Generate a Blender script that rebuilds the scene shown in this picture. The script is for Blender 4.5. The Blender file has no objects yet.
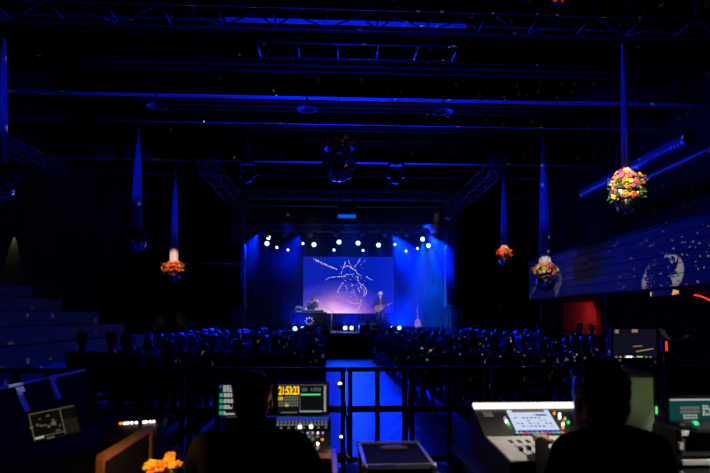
import bpy, bmesh, math, random
import numpy as np
from mathutils import Vector, Matrix, Euler

scene = bpy.context.scene
COL = scene.collection
R = math.radians
PI = math.pi
rng = random.Random(7)

# ---------------------------------------------------------------- camera
F_PX, W_PX, H_PX = 560.0, 710.0, 473.0
CAM = Vector((0, 0, 1.7))
YAW, PITCH, SHIFT = R(3.0), R(3.5), 47.2
cd = bpy.data.cameras.new('camera')
cd.sensor_width = 36.0
cd.lens = 36.0 * F_PX / W_PX
cd.shift_y = SHIFT / W_PX
cd.clip_start = 0.05
cd.clip_end = 200
cam = bpy.data.objects.new('camera', cd)
COL.objects.link(cam)
cam.location = CAM
cam.rotation_euler = (R(90) + PITCH, 0, -YAW)
scene.camera = cam
cd.dof.use_dof = True
cd.dof.focus_distance = 24.0
cd.dof.aperture_fstop = 3.0
_m = Euler((R(90) + PITCH, 0, -YAW)).to_matrix()
RT, UP, FW = _m.col[0].copy(), _m.col[1].copy(), -_m.col[2]


def ray(px, py):
    return FW + RT * ((px - W_PX / 2) / F_PX) - UP * ((py - H_PX / 2 - SHIFT) / F_PX)


def P(px, py, Y):
    d = ray(px, py)
    return CAM + d * (Y / d.y)


def PX(px, py, X):
    d = ray(px, py)
    return CAM + d * (X / d.x)


# ---------------------------------------------------------------- world, view
w = bpy.data.worlds.new('night')
scene.world = w
w.use_nodes = True
w.node_tree.nodes['Background'].inputs[0].default_value = (0, 0, 0.02, 1)
w.node_tree.nodes['Background'].inputs[1].default_value = 0.0
scene.view_settings.view_transform = 'Standard'
scene.view_settings.look = 'None'
scene.view_settings.gamma = 1
scene.view_settings.use_curve_mapping = False
scene.view_settings.exposure = 0.0
try:
    scene.cycles.use_denoising = True
    scene.cycles.volume_step_rate = 2.0
    scene.cycles.volume_max_steps = 64
    scene.cycles.max_bounces = 5
    scene.cycles.diffuse_bounces = 2
    scene.cycles.glossy_bounces = 3
    scene.cycles.volume_bounces = 0
    scene.cycles.sample_clamp_indirect = 4.0
except Exception:
    pass

BLUE = (0.0, 0.008, 1.0)
CYAN = (0.0, 0.10, 1.0)
WARM = (1.0, 0.72, 0.45)


def spot(name, loc, target, power, color, angle, blend=0.5, radius=0.05, volume=1.0, diffuse=1.0, specular=1.0):
    l = bpy.data.lights.new(name, 'SPOT')
    l.energy = power
    l.color = color
    l.spot_size = R(angle)
    l.spot_blend = blend
    l.shadow_soft_size = radius
    o = bpy.data.objects.new(name, l)
    COL.objects.link(o)
    o.location = loc
    d = Vector(target) - Vector(loc)
    o.rotation_euler = d.to_track_quat('-Z', 'Y').to_euler()
    try:
        l.volume_factor = volume
        l.diffuse_factor = diffuse
        l.specular_factor = specular
    except Exception:
        pass
    return o


def point(name, loc, power, color, radius=0.03, volume=1.0):
    l = bpy.data.lights.new(name, 'POINT')
    l.energy = power
    l.color = color
    l.shadow_soft_size = radius
    o = bpy.data.objects.new(name, l)
    COL.objects.link(o)
    o.location = loc
    try:
        l.volume_factor = volume
    except Exception:
        pass
    return o


STAGE_Z = 1.06
STAGE_Y0 = 24.0
SCX = 1.06            # centre line of stage and aisle

# --- stage wash (blue lamps on the rear truss; the fixtures stand further down)
BIG = [(268.5, 237.5), (267, 243.5), (314, 244.5), (339, 242), (358, 243), (378.5, 245), (422.5, 239), (428.5, 245.5)]
SMALL = [(277, 247.5), (288, 250), (303, 243.5), (334, 250), (363, 250.5), (395, 244.5), (406, 251), (417.5, 248.5)]
FLOORL = [(295, 327), (302.6, 327), (345.2, 327), (351.5, 327), (392.7, 327), (399.3, 327)]
TRUSS_Y = 26.83
TRUSS_YB = 27.17
AIMS = [(-3.0, 17.0, 0), (-1.0, 18.0, 0), (0.2, 20.5, 0), (0.9, 20.0, 0), (1.2, 21.0, 0), (2.6, 20.0, 0), (4.0, 24.5, 1.0), (5.2, 23.0, 0)]
PWR = [1300, 700, 700, 1000, 1000, 1100, 6500, 6500]
for (px, py), a, pw in zip(BIG, AIMS, PWR):
    p = P(px, py, TRUSS_Y)
    spot('beam_light', p + Vector((0, -0.36, -0.1)), a, pw, CYAN if pw > 2000 else BLUE, 34, 0.9, 0.1, 1.6)
for (px, py) in SMALL:
    p = P(px, py, TRUSS_YB)
    spot('par_light', p + Vector((0, -0.25, -0.08)), (p.x * 0.8 + 0.4, 16, 0.5), 1500, BLUE, 30, 0.8, 0.06, 0.25)
for i, (px, py) in enumerate(FLOORL):
    p = P(px, py, 24.7 if i < 2 else 26.4)
    spot('uplight', p + Vector((0, -0.3, 0.05)), (p.x * 0.9 + 0.1, 15.0, 6.6), 2600, (0.0, 0.012, 1.0), 62, 0.7, 0.08, 0.1)
# back light on the audience: fixtureless spots added beside the stage truss
for bx, ax in ((-3.2, -3.6), (-1.2, -2.3), (3.2, 4.0), (5.0, 5.3)):
    spot('audience_back_light', (bx, 26.4, 5.6), (ax, 17.0, 1.2), 34000, (0.0, 0.012, 1.0), 23, 0.8, 0.08, 0.02)
# backdrop and stage floor wash
spot('backdrop_wash', (5.0, 26.6, 6.2), (4.6, 29.8, 2.2), 1500, (0.0, 0.02, 1.0), 75, 1.0, 0.2, 0.6)
spot('backdrop_wash', (-1.8, 26.6, 6.2), (-2.4, 29.8, 2.6), 45, BLUE, 70, 1.0, 0.2, 0.8)
spot('stage_wash', (1.0, 29.0, 6.2), (1.0, 24.5, 1.0), 1500, CYAN, 95, 0.8, 0.3, 0.35)
spot('aisle_wash', (1.0, 26.8, 6.0), (0.97, 20.8, 0.0), 1500, CYAN, 16, 0.7, 0.12, 0.05)
spot('aisle_wash', (1.0, 26.8, 6.2), (0.97, 13.0, 0.0), 700, (0.0, 0.02, 1.0), 30, 0.9, 0.12, 0.05)
spot('singer_key', (3.0, 14.0, 5.6), (2.5, 25.5, 2.2), 5000, (1.0, 0.8, 0.66), 6, 0.7, 0.05, 0.0)
spot('singer_top', (3.4, 20.5, 6.9), (2.5, 25.5, 2.78), 1500, (1.0, 0.85, 0.75), 4.5, 0.7, 0.05, 0.0)
spot('band_key', (-0.5, 21.0, 6.9), (-0.6, 25.7, 2.2), 2600, (0.75, 0.8, 1.0), 23, 0.7, 0.05, 0.0)
spot('case_light', (0.6, 5.6, 4.6), (-1.66, 3.35, 1.22), 260, BLUE, 15, 0.6, 0.03)  # no fixture; blue spot added to bring out the lid straps
# hall: blue on the seating, balcony, ducts
spot('seating_wash', (4.5, 12.5, 6.9), (-6.2, 12.5, 1.4), 150, BLUE, 44, 0.8, 0.15)
spot('balcony_wash', (1.0, 7.5, 4.6), (7.4, 13.8, 2.9), 13, (0.004, 0.016, 1.0), 60, 0.9, 0.15)
spot('duct_wash', (4.5, 12.0, 7.0), (8.6, 14.6, 6.1), 480, BLUE, 60, 0.9, 0.15)
#spot('ceiling_wash', (-0.6, 22.5, 2.4), (0.6, 14.0, 7.6), 260, BLUE, 100, 1.0, 0.2)

# ---------------------------------------------------------------- materials
MATS = {}


def mat(name, col, rough=0.6, metal=0.0, noise=0.15, scale=12.0, bump=0.0, spec=0.5):
    m = bpy.data.materials.new(name)
    m.use_nodes = True
    nt = m.node_tree
    b = nt.nodes['Principled BSDF']
    b.inputs['Roughness'].default_value = rough
    b.inputs['Metallic'].default_value = metal
    b.inputs['Specular IOR Level'].default_value = spec
    tc = nt.nodes.new('ShaderNodeTexCoord')
    nz = nt.nodes.new('ShaderNodeTexNoise')
    nz.inputs['Scale'].default_value = scale
    nt.links.new(tc.outputs['Object'], nz.inputs['Vector'])
    rp = nt.nodes.new('ShaderNodeMix')
    rp.data_type = 'RGBA'
    rp.inputs['A'].default_value = tuple(c * (1 - noise) for c in col) + (1,)
    rp.inputs['B'].default_value = tuple(min(1, c * (1 + noise)) for c in col) + (1,)
    nt.links.new(nz.outputs['Fac'], rp.inputs['Factor'])
    nt.links.new(rp.outputs['Result'], b.inputs['Base Color'])
    if bump:
        bp = nt.nodes.new('ShaderNodeBump')
        bp.inputs['Strength'].default_value = bump
        nt.links.new(nz.outputs['Fac'], bp.inputs['Height'])
        nt.links.new(bp.outputs['Normal'], b.inputs['Normal'])
    MATS[name] = m
    return m


def emis(name, col, strength):
    m = bpy.data.materials.new(name)
    m.use_nodes = True
    nt = m.node_tree
    nt.nodes.remove(nt.nodes['Principled BSDF'])
    e = nt.nodes.new('ShaderNodeEmission')
    e.inputs['Color'].default_value = tuple(col) + (1,)
    e.inputs['Strength'].default_value = strength
    nt.links.new(e.outputs[0], nt.nodes['Material Output'].inputs['Surface'])
    MATS[name] = m
    return m


M_BLACK = mat('black_paint', (0.012, 0.012, 0.013), 0.7)
M_WALL = mat('dark_wall_paint', (0.015, 0.015, 0.017), 0.85, bump=0.05)
M_FLOOR = mat('dark_hall_floor', (0.10, 0.10, 0.107), 0.42, scale=3.0, noise=0.3, bump=0.03)
M_STAGEFL = mat('stage_floor', (0.12, 0.12, 0.13), 0.4, scale=6)
M_STEEL = mat('lit_flange_steel', (0.42, 0.42, 0.43), 0.55, 0.0)
M_ALU = mat('aluminium_truss', (0.42, 0.42, 0.43), 0.35, 0.3)
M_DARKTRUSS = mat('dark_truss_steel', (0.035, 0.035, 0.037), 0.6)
M_DUCT = mat('galvanised_duct', (0.5, 0.5, 0.52), 0.4, 0.5)
M_DECK = mat('ceiling_deck', (0.005, 0.005, 0.006), 0.9, spec=0.1)
M_PLANK = mat('balcony_boards', (0.17, 0.17, 0.18), 0.55, scale=5, noise=0.3)
M_SEAT = mat('seating_boards', (0.3, 0.3, 0.31), 0.55, scale=4, noise=0.35)
M_PLASTIC = mat('black_plastic', (0.01, 0.01, 0.011), 0.45)
M_MATTE = mat('matte_black_cloth', (0.006, 0.006, 0.007), 0.95, spec=0.1)
M_DRAPE = mat('sheer_drape', (0.62, 0.62, 0.66), 0.8, scale=3, noise=0.1)
M_REDCURT = mat('red_velvet', (0.5, 0.02, 0.015), 0.8, scale=8)
M_BACKDROP = mat('stage_backcloth', (0.07, 0.07, 0.08), 0.85, scale=2, noise=0.4)
M_MIRROR = mat('mirror_tile', (0.75, 0.75, 0.78), 0.08, 1.0, noise=0.05)
M_WOOD = mat('brown_wood', (0.2, 0.09, 0.03), 0.45, scale=9)
M_HONEY = mat('honey_wood', (0.6, 0.3, 0.1), 0.35, scale=9)
M_CASE = mat('road_case_laminate', (0.012, 0.011, 0.010), 0.75, spec=0.15)
M_EDGE = mat('case_aluminium_edge', (0.55, 0.54, 0.52), 0.35, 0.5)
M_WHITEMETAL = mat('light_grey_metal', (0.62, 0.6, 0.57), 0.4, 0.0)
M_GREYPANEL = mat('dark_grey_panel', (0.05, 0.048, 0.045), 0.4)
M_PALEPANEL = mat('pale_panel', (0.5, 0.52, 0.44), 0.7, scale=5)
M_SKIN = mat('skin', (0.5, 0.27, 0.18), 0.55)
M_HAIRD = mat('dark_hair', (0.03, 0.022, 0.018), 0.5)
M_HAIRB = mat('brown_hair', (0.09, 0.05, 0.03), 0.5)
M_HAIRL = mat('fair_hair', (0.3, 0.2, 0.1), 0.5)
M_HAIRG = mat('grey_hair', (0.25, 0.25, 0.25), 0.5)
M_CLOTH1 = mat('dark_jacket', (0.03, 0.03, 0.035), 0.85)
M_CLOTH2 = mat('grey_top', (0.09, 0.09, 0.1), 0.85)
M_CLOTH3 = mat('navy_top', (0.03, 0.04, 0.09), 0.85)
M_TROUS = mat('dark_trousers', (0.025, 0.025, 0.03), 0.85)
M_SUIT = mat('black_suit_cloth', (0.012, 0.012, 0.014), 0.85)
M_DARKWOOD = mat('dark_guitar_wood', (0.10, 0.04, 0.015), 0.4, scale=9)
M_HAT = mat('pale_felt_hat', (0.85, 0.8, 0.72), 0.8)
M_LEAF = mat('leaf_green', (0.025, 0.07, 0.015), 0.6)
FLOW = [mat('flower_red', (0.75, 0.03, 0.02), 0.6), mat('flower_orange', (0.85, 0.28, 0.02), 0.6),
        mat('flower_yellow', (0.85, 0.55, 0.06), 0.6), mat('flower_pink', (0.8, 0.1, 0.3), 0.6),
        mat('flower_white', (0.8, 0.75, 0.65), 0.6), M_LEAF]
E_LENS = emis('lamp_lens_glow', (0.28, 0.5, 1.0), 5)
E_LENS_S = emis('small_lamp_glow', (0.3, 0.45, 1.0), 9)
E_FLOOR = emis('floor_lamp_glow', (0.25, 0.6, 1.0), 4)
E_UNDERBLUE = emis('blue_lit_underside', (0.0, 0.13, 1.0), 0.75)
E_WHITE = emis('white_led', (1.0, 0.95, 0.9), 2.5)
E_DIMWHITE = emis('dim_white_pixels', (0.75, 0.8, 0.72), 0.5)
E_GREY = emis('grey_pixels', (0.4, 0.42, 0.38), 0.3)
E_GREEN = emis('green_led', (0.05, 0.9, 0.25), 1.0)
E_TEALCELL = emis('teal_cell', (0.03, 0.5, 0.35), 0.6)
E_TEAL = emis('teal_screen', (0.004, 0.045, 0.047), 1.0)
E_RED = emis('red_led', (1.0, 0.03, 0.02), 1.2)
E_AMBER = emis('amber_led', (1.0, 0.3, 0.03), 1.2)
E_YELLOW = emis('yellow_digits', (1.0, 0.55, 0.01), 1.3)
E_BLUEUI = emis('blue_interface', (0.02, 0.06, 0.7), 0.6)
E_SCREENWHITE = emis('mixer_display', (0.62, 0.72, 0.9), 0.95)
E_DARKSCREEN = emis('dark_display', (0.004, 0.005, 0.006), 1.0)
E_VIOLET = emis('violet_led', (0.6, 0.45, 1.0), 1.0)
E_WARMLAMP = emis('warm_lamp_glow', (1.0, 0.75, 0.7), 6.0)
E_DRAW = emis('pale_projected_lines', (0.95, 0.8, 0.85), 0.95)
E_DRAWDIM = emis('dim_projected_specks', (0.2, 0.3, 0.85), 0.6)


def screen_gradient():
    """The picture on the stage screen: blue above, pink below (a lit screen)."""
    m = bpy.data.materials.new('stage_screen_picture')
    m.use_nodes = True
    nt = m.node_tree
    nt.nodes.remove(nt.nodes['Principled BSDF'])
    tc = nt.nodes.new('ShaderNodeTexCoord')
    sp = nt.nodes.new('ShaderNodeSeparateXYZ')
    nt.links.new(tc.outputs['Generated'], sp.inputs[0])
    # distance from a point under the bottom edge gives the dome of pink
    mp = nt.nodes.new('ShaderNodeMapping')
    mp.inputs['Location'].default_value = (-0.42, 0, 0.12)
    mp.inputs['Scale'].default_value = (1.15, 0, 1.0)
    nt.links.new(tc.outputs['Generated'], mp.inputs[0])
    ln = nt.nodes.new('ShaderNodeVectorMath')
    ln.operation = 'LENGTH'
    nt.links.new(mp.outputs[0], ln.inputs[0])
    nz = nt.nodes.new('ShaderNodeTexNoise')
    nz.inputs['Scale'].default_value = 4
    nt.links.new(tc.outputs['Generated'], nz.inputs[0])
    ad = nt.nodes.new('ShaderNodeMath')
    ad.operation = 'MULTIPLY_ADD'
    ad.inputs[1].default_value = 0.16
    nt.links.new(nz.outputs['Fac'], ad.inputs[0])
    nt.links.new(ln.outputs['Value'], ad.inputs[2])
    cr = nt.nodes.new('ShaderNodeValToRGB')
    e = cr.color_ramp.elements
    e[0].position = 0.24
    e[0].color = (0.80, 0.48, 0.70, 1)
    e[1].position = 0.80
    e[1].color = (0.001, 0.008, 0.30, 1)
    k = cr.color_ramp.elements.new(0.42)
    k.color = (0.30, 0.13, 0.42, 1)
    k = cr.color_ramp.elements.new(0.60)
    k.color = (0.04, 0.03, 0.35, 1)
    nt.links.new(ad.outputs[0], cr.inputs[0])
    em = nt.nodes.new('ShaderNodeEmission')
    nt.links.new(cr.outputs[0], em.inputs[0])
    em.inputs['Strength'].default_value = 1.3
    nt.links.new(em.outputs[0], nt.nodes['Material Output'].inputs['Surface'])
    return m


def plastic_sheet():
    m = bpy.data.materials.new('clear_plastic_sheet')
    m.use_nodes = True
    nt = m.node_tree
    nt.nodes.remove(nt.nodes['Principled BSDF'])
    tr = nt.nodes.new('ShaderNodeBsdfTransparent')
    tr.inputs[0].default_value = (0.30, 0.30, 0.32, 1)
    gl = nt.nodes.new('ShaderNodeBsdfGlossy')
    gl.inputs['Roughness'].default_value = 0.15
    gl.inputs[0].default_value = (0.6, 0.6, 0.6, 1)
    mx = nt.nodes.new('ShaderNodeMixShader')
    fr = nt.nodes.new('ShaderNodeFresnel')
    fr.inputs[0].default_value = 1.3
    nz = nt.nodes.new('ShaderNodeTexNoise')
    nz.inputs['Scale'].default_value = 7
    tc = nt.nodes.new('ShaderNodeTexCoord')
    nt.links.new(tc.outputs['Object'], nz.inputs[0])
    bp = nt.nodes.new('ShaderNodeBump')
    bp.inputs['Strength'].default_value = 0.5
    nt.links.new(nz.outputs['Fac'], bp.inputs['Height'])
    nt.links.new(bp.outputs[0], gl.inputs['Normal'])
    nt.links.new(bp.outputs[0], fr.inputs['Normal'])
    nt.links.new(fr.outputs[0], mx.inputs[0])
    nt.links.new(tr.outputs[0], mx.inputs[1])
    nt.links.new(gl.outputs[0], mx.inputs[2])
    nt.links.new(mx.outputs[0], nt.nodes['Material Output'].inputs['Surface'])
    return m


M_SHEET = plastic_sheet()

# ---------------------------------------------------------------- mesh helpers


def frame_to(p0, p1):
    d = (Vector(p1) - Vector(p0))
    q = d.to_track_quat('Z', 'Y')
    return d.length, q.to_matrix().to_4x4()


class MB:
    def __init__(self):
        self.bm = bmesh.new()
        self.mats = []

    def _mi(self, m):
        if m is None:
            return 0
        if m not in self.mats:
            self.mats.append(m)
        return self.mats.index(m)

    def _paint(self, faces, m, smooth=False):
        i = self._mi(m)
        for f in faces:
            f.material_index = i
            f.smooth = smooth

    def box(self, c, s, m=None, rot=None, bevel=0.0):
        mx = Matrix.Translation(Vector(c))
        if rot is not None:
            mx = mx @ Euler(rot).to_matrix().to_4x4()
        mx = mx @ Matrix.Diagonal((s[0], s[1], s[2], 1))
        r = bmesh.ops.create_cube(self.bm, size=1, matrix=mx)
        vs = r['verts']
        fs = set(f for v in vs for f in v.link_faces)
        if bevel > 0:
            es = list(set(e for v in vs for e in v.link_edges))
            rb = bmesh.ops.bevel(self.bm, geom=es, offset=bevel, segments=2, affect='EDGES', profile=0.6)
            fs = set(rb['faces']) | set(f for f in fs if f.is_valid)
            vset = set(v for f in fs for v in f.verts)
            fs = set(f for v in vset for f in v.link_faces)
        self._paint(fs, m)
        return self

    def bar(self, p0, p1, wd, ht, m=None):
        L, q = frame_to(p0, p1)
        c = (Vector(p0) + Vector(p1)) / 2
        mx = Matrix.Translation(c) @ q @ Matrix.Diagonal((wd, ht, L, 1))
        r = bmesh.ops.create_cube(self.bm, size=1, matrix=mx)
        self._paint(set(f for v in r['verts'] for f in v.link_faces), m)
        return self

    def cyl(self, p0, p1, r0, r1=None, m=None, n=12, smooth=True):
        r1 = r0 if r1 is None else r1
        L, q = frame_to(p0, p1)
        c = (Vector(p0) + Vector(p1)) / 2
        r = bmesh.ops.create_cone(self.bm, cap_ends=True, segments=n, radius1=r0, radius2=r1, depth=L, matrix=Matrix.Translation(c) @ q)
        fs = set(f for v in r['verts'] for f in v.link_faces)
        i = self._mi(m)
        for f in fs:
            f.material_index = i
            f.smooth = smooth and len(f.verts) == 4
        return self

    def ball(self, c, r, m=None, sub=2, smooth=True, rot=None):
        rr = (r, r, r) if not hasattr(r, '__len__') else r
        mx = Matrix.Translation(Vector(c))
        if rot is not None:
            mx = mx @ Euler(rot).to_matrix().to_4x4()
        mx = mx @ Matrix.Diagonal((rr[0], rr[1], rr[2], 1))
        g = bmesh.ops.create_icosphere(self.bm, subdivisions=sub, radius=1, matrix=mx)
        self._paint(set(f for v in g['verts'] for f in v.link_faces), m, smooth)
        return self

    def capsule(self, p0, p1, r0, r1, n=10):
        """Tapered round-ended limb."""
        self.cyl(p0, p1, r0, r1, n=n)
        self.ball(p0, r0, sub=2)
        self.ball(p1, r1, sub=2)
        return self

    def tube(self, pts, r, m=None, n=8, closed=False):
        pts = [Vector(p) for p in pts]
        rings = []
        N = len(pts)
        for i, p in enumerate(pts):
            a = pts[(i - 1) % N] if (closed or i > 0) else pts[i]
            b = pts[(i + 1) % N] if (closed or i < N - 1) else pts[i]
            q = (b - a).to_track_quat('Z', 'Y').to_matrix()
            rr = r[i] if hasattr(r, '__len__') else r
            rings.append([self.bm.verts.new(p + q @ Vector((rr * math.cos(2 * PI * k / n), rr * math.sin(2 * PI * k / n), 0))) for k in range(n)])
        mi = self._mi(m)
        rg = range(N) if closed else range(N - 1)
        for i in rg:
            A, B = rings[i], rings[(i + 1) % N]
            for k in range(n):
                f = self.bm.faces.new((A[k], A[(k + 1) % n], B[(k + 1) % n], B[k]))
                f.material_index = mi
                f.smooth = True
        if not closed:
            for rg_, rev in ((rings[0], True), (rings[-1], False)):
                f = self.bm.faces.new(list(reversed(rg_)) if rev else rg_)
                f.material_index = mi
        return self

    def lathe(self, prof, c=(0, 0, 0), m=None, n=24, smooth=True, rot=None):
        q = Euler(rot).to_matrix() if rot is not None else Matrix.Identity(3)
        c = Vector(c)
        rings = []
        for (r, z) in prof:
            rings.append([self.bm.verts.new(c + q @ Vector((max(r, 1e-4) * math.cos(2 * PI * k / n), max(r, 1e-4) * math.sin(2 * PI * k / n), z))) for k in range(n)])
        mi = self._mi(m)
        for A, B in zip(rings, rings[1:]):
            for k in range(n):
                f = self.bm.faces.new((A[k], A[(k + 1) % n], B[(k + 1) % n], B[k]))
                f.material_index = mi
                f.smooth = smooth
        for rg_, rev in ((rings[0], True), (rings[-1], False)):
            f = self.bm.faces.new(list(reversed(rg_)) if rev else rg_)
            f.material_index = mi
        return self

    def prism(self, poly, axis_vec, m=None):
        """Extrude a planar polygon (3-D points) along a vector."""
        v = Vector(axis_vec)
        A = [self.bm.verts.new(Vector(p)) for p in poly]
        B = [self.bm.verts.new(Vector(p) + v) for p in poly]
        mi = self._mi(m)
        fs = [self.bm.faces.new(A), self.bm.faces.new(list(reversed(B)))]
        n = len(poly)
        for k in range(n):
            fs.append(self.bm.faces.new((A[(k + 1) % n], A[k], B[k], B[(k + 1) % n])))
        for f in fs:
            f.material_index = mi
        return self

    def build(self, name, m=None, parent=None, loc=None, rot=None):
        me = bpy.data.meshes.new(name)
        bmesh.ops.recalc_face_normals(self.bm, faces=self.bm.faces[:])
        self.bm.to_mesh(me)
        self.bm.free()
        for x in (self.mats if self.mats else [m]):
            me.materials.append(x)
        o = bpy.data.objects.new(name, me)
        COL.objects.link(o)
        if parent is not None:
            o.parent = parent
        if loc is not None:
            o.location = loc
        if rot is not None:
            o.rotation_euler = rot
        return o


def tag(o, label=None, cat=None, group=None, kind=None):
    if label:
        o['label'] = label
    if cat:
        o['category'] = cat
    if group:
        o['group'] = group
    if kind:
        o['kind'] = kind
    return o


def thing(name, label, cat, loc=(0, 0, 0), rz=0.0, group=None):
    o = bpy.data.objects.new(name, None)
    COL.objects.link(o)
    o.empty_display_size = 0.1
    o.location = loc
    o.rotation_euler = (0, 0, rz)
    return tag(o, label, cat, group)


def struct(name, mb, m=None, label=None):
    o = mb.build(name, m)
    o['kind'] = 'structure'
    if label:
        o['label'] = label
    return o


KIDS = {}


def dup(root, loc, rot=None, label=None, group=None, scale=None):
    c = root.copy()
    COL.objects.link(c)
    c.location = loc
    if rot is not None:
        c.rotation_euler = rot
    if scale is not None:
        c.scale = scale
    if label:
        c['label'] = label
    if group:
        c['group'] = group
    for ch in root.children:
        d = ch.copy()
        COL.objects.link(d)
        d.parent = c
        for g in ch.children:
            e = g.copy()
            COL.objects.link(e)
            e.parent = d
    return c


ORD = ['first', 'second', 'third', 'fourth', 'fifth', 'sixth', 'seventh', 'eighth', 'ninth', 'tenth', 'eleventh', 'twelfth', 'thirteenth', 'fourteenth']

# ================================================================ the hall
HX, HY0, HY1, HZ = 10.2, -3.0, 31.5, 8.3
struct('floor', MB().box((0, (HY0 + HY1) / 2, -0.1), (2 * HX + 0.6, HY1 - HY0 + 0.6, 0.2)), M_FLOOR)
struct('wall_left', MB().box((-HX - 0.1, (HY0 + HY1) / 2, HZ / 2), (0.2, HY1 - HY0 + 0.6, HZ)), M_WALL)
struct('wall_right', MB().box((HX + 0.1, (HY0 + HY1) / 2, HZ / 2), (0.2, HY1 - HY0 + 0.6, HZ)), M_WALL)
struct('wall_back', MB().box((0, HY1 + 0.1, HZ / 2), (2 * HX, 0.2, HZ)), M_WALL)
struct('wall_rear', MB().box((0, HY0 - 0.1, HZ / 2), (2 * HX, 0.2, HZ)), M_WALL)
mb = MB()
mb.box((0, (HY0 + HY1) / 2, HZ + 0.1), (2 * HX + 0.6, HY1 - HY0 + 0.6, 0.2))
y = HY0 + 0.3
while y < HY1:
    mb.box((0, y, HZ - 0.03), (2 * HX, 0.16, 0.06))
    y += 0.36
struct('ceiling', mb, M_DECK)

# roof beams across the hall (I-section: pale lit lower flange, unlit web put in as black)
k = 0
BEAMY = {}
for (py, zb, fl, hgt) in [(9, 7.3, 0.10, 0.4), (23, 7.3, 0.17, 0.5), (99, 7.4, 0.21, 0.55), (125, 7.4, 0.06, 0.35), (163, 7.4, 0.22, 0.5), (177, 7.6, 0.08, 0.3),
                          (207, 7.25, 0.3, 0.6)]:
    k += 1
    Y = P(350, py, 1.0)
    Yb = (zb - 1.7) / (Y.z - 1.7)
    mb = MB()
    BEAMY[py] = Yb
    mb.box((0.4 if py == 23 else 0, Yb, zb + 0.012), (4.6 if py == 23 else 2 * HX - 0.1, fl, 0.024), M_STEEL)  # one flange is cut short to the stretch that catches light
    mb.box((0, Yb, zb + hgt / 2), (2 * HX - 0.1, 0.03, hgt), M_BLACK)
    mb.box((0, Yb, zb + hgt), (2 * HX - 0.1, fl * 0.8, 0.02), M_BLACK)
    struct('trim_%d' % k, mb)

# proscenium masking and rear cloth
mb = MB()
n = 90
x0, x1 = -6.5, 8.5
pts = []
for i in range(n + 1):
    t = i / n
    pts.append((x0 + (x1 - x0) * t, 30.6 + 0.07 * math.sin(t * 150) + 0.03 * math.sin(t * 61)))
v0 = [mb.bm.verts.new((x, yy, STAGE_Z)) for x, yy in pts]
v1 = [mb.bm.verts.new((x, yy, 7.6)) for x, yy in pts]
w0 = [mb.bm.verts.new((x, yy + 0.03, STAGE_Z)) for x, yy in pts]
w1 = [mb.bm.verts.new((x, yy + 0.03, 7.6)) for x, yy in pts]
for i in range(n):
    for a, b in ((v0, v1), (w1, w0)):
        f = mb.bm.faces.new((a[i], a[i + 1], b[i + 1], b[i]))
        f.smooth = True
o = mb.build('stage_backcloth', M_BACKDROP)
tag(o, 'dark pleated backcloth hanging across the rear of the stage', 'curtain')
for nm, lab, xa, xb in (('wing_curtain', 'black side curtain left of the stage beside the loudspeaker column', -9.0, -4.3), ('wing_curtain', 'black side curtain right of the stage beside the loudspeaker column', 6.35, 9.6)):
    mb = MB()
    nn = 40
    prev = None
    for i in range(nn + 1):
        xx = xa + (xb - xa) * i / nn
        yy = 25.9 + 0.06 * math.sin(i * 1.9)
        cur = [mb.bm.verts.new((xx, yy, STAGE_Z + 0.0)), mb.bm.verts.new((xx, yy, 7.2)), mb.bm.verts.new((xx, yy + 0.03, 7.2)), mb.bm.verts.new((xx, yy + 0.03, STAGE_Z + 0.0))]
        if prev:
            for a in range(4):
                mb.bm.faces.new((prev[a], cur[a], cur[(a + 1) % 4], prev[(a + 1) % 4]))
        prev = cur
    tag(mb.build(nm, M_MATTE), lab, 'curtain')

# stage platform
mb = MB()
mb.box((1.06, (STAGE_Y0 + 31.2) / 2, STAGE_Z - 0.04), (17.0, 31.2 - STAGE_Y0, 0.08), M_STAGEFL)
mb.box((1.06, (STAGE_Y0 + 31.2) / 2 + 0.06, (STAGE_Z - 0.08) / 2), (16.9, 31.0 - STAGE_Y0, STAGE_Z - 0.08), M_MATTE)
mb.box((1.06, STAGE_Y0 - 0.01, STAGE_Z - 0.03), (17.0, 0.03, 0.06), M_EDGE)
struct('stage', mb)

# balcony on the right: boarded parapet, floor and posts
BX, BYF, BYN = 7.4, P(0, 0, 1).y * 0 + 20.0, 5.5
zt, zbm = 3.72, 2.42
mb = MB()
nb = 6
hh = (zt - zbm) / nb
for i in range(nb):
    mb.box((BX + 0.03, (BYF + BYN) / 2, zbm + hh * (i + 0.5)), (0.06, BYF - BYN, hh - 0.018), M_PLANK)
mb.box((BX + 0.09, (BYF + BYN) / 2, (zt + zbm) / 2), (0.05, BYF - BYN - 0.02, zt - zbm - 0.02), M_BLACK)
mb.box((BX + 0.06, (BYF + BYN) / 2, zt + 0.03), (0.16, BYF - BYN, 0.06), M_BLACK)
mb.box(((BX + HX) / 2 + 0.05, (BYF + BYN) / 2, zbm + 0.02), (HX - BX - 0.1, BYF - BYN, 0.2), M_BLACK)
mb.box((BX + 0.03, (BYF + BYN) / 2, zbm - 0.02), (0.09, BYF - BYN, 0.05), M_WOOD)
mb.box(((BX + HX) / 2 + 0.05, BYF - 0.05, (zt + zbm) / 2), (HX - BX - 0.1, 0.08, zt - zbm), M_PLANK)
struct('balcony', mb)
for i, yy in enumerate((19.6, 15.0, 10.4, 5.9)):
    struct('column', MB().box((BX + 0.35, yy, (zbm - 0.08) / 2), (0.16, 0.16, zbm - 0.08)), M_BLACK)
# yellow lamp-lit soffit batten below the parapet
tag(MB().box((0, 0, 0), (0.12, 0.9, 0.12)).box((0, 0, 0.07), (0.05, 0.5, 0.03)).build('soffit_batten', M_HONEY, loc=(BX + 0.2, 12.2, zbm - 0.16)),
    'pale wooden batten fixed under the balcony below the lit circle', 'batten')

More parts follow.
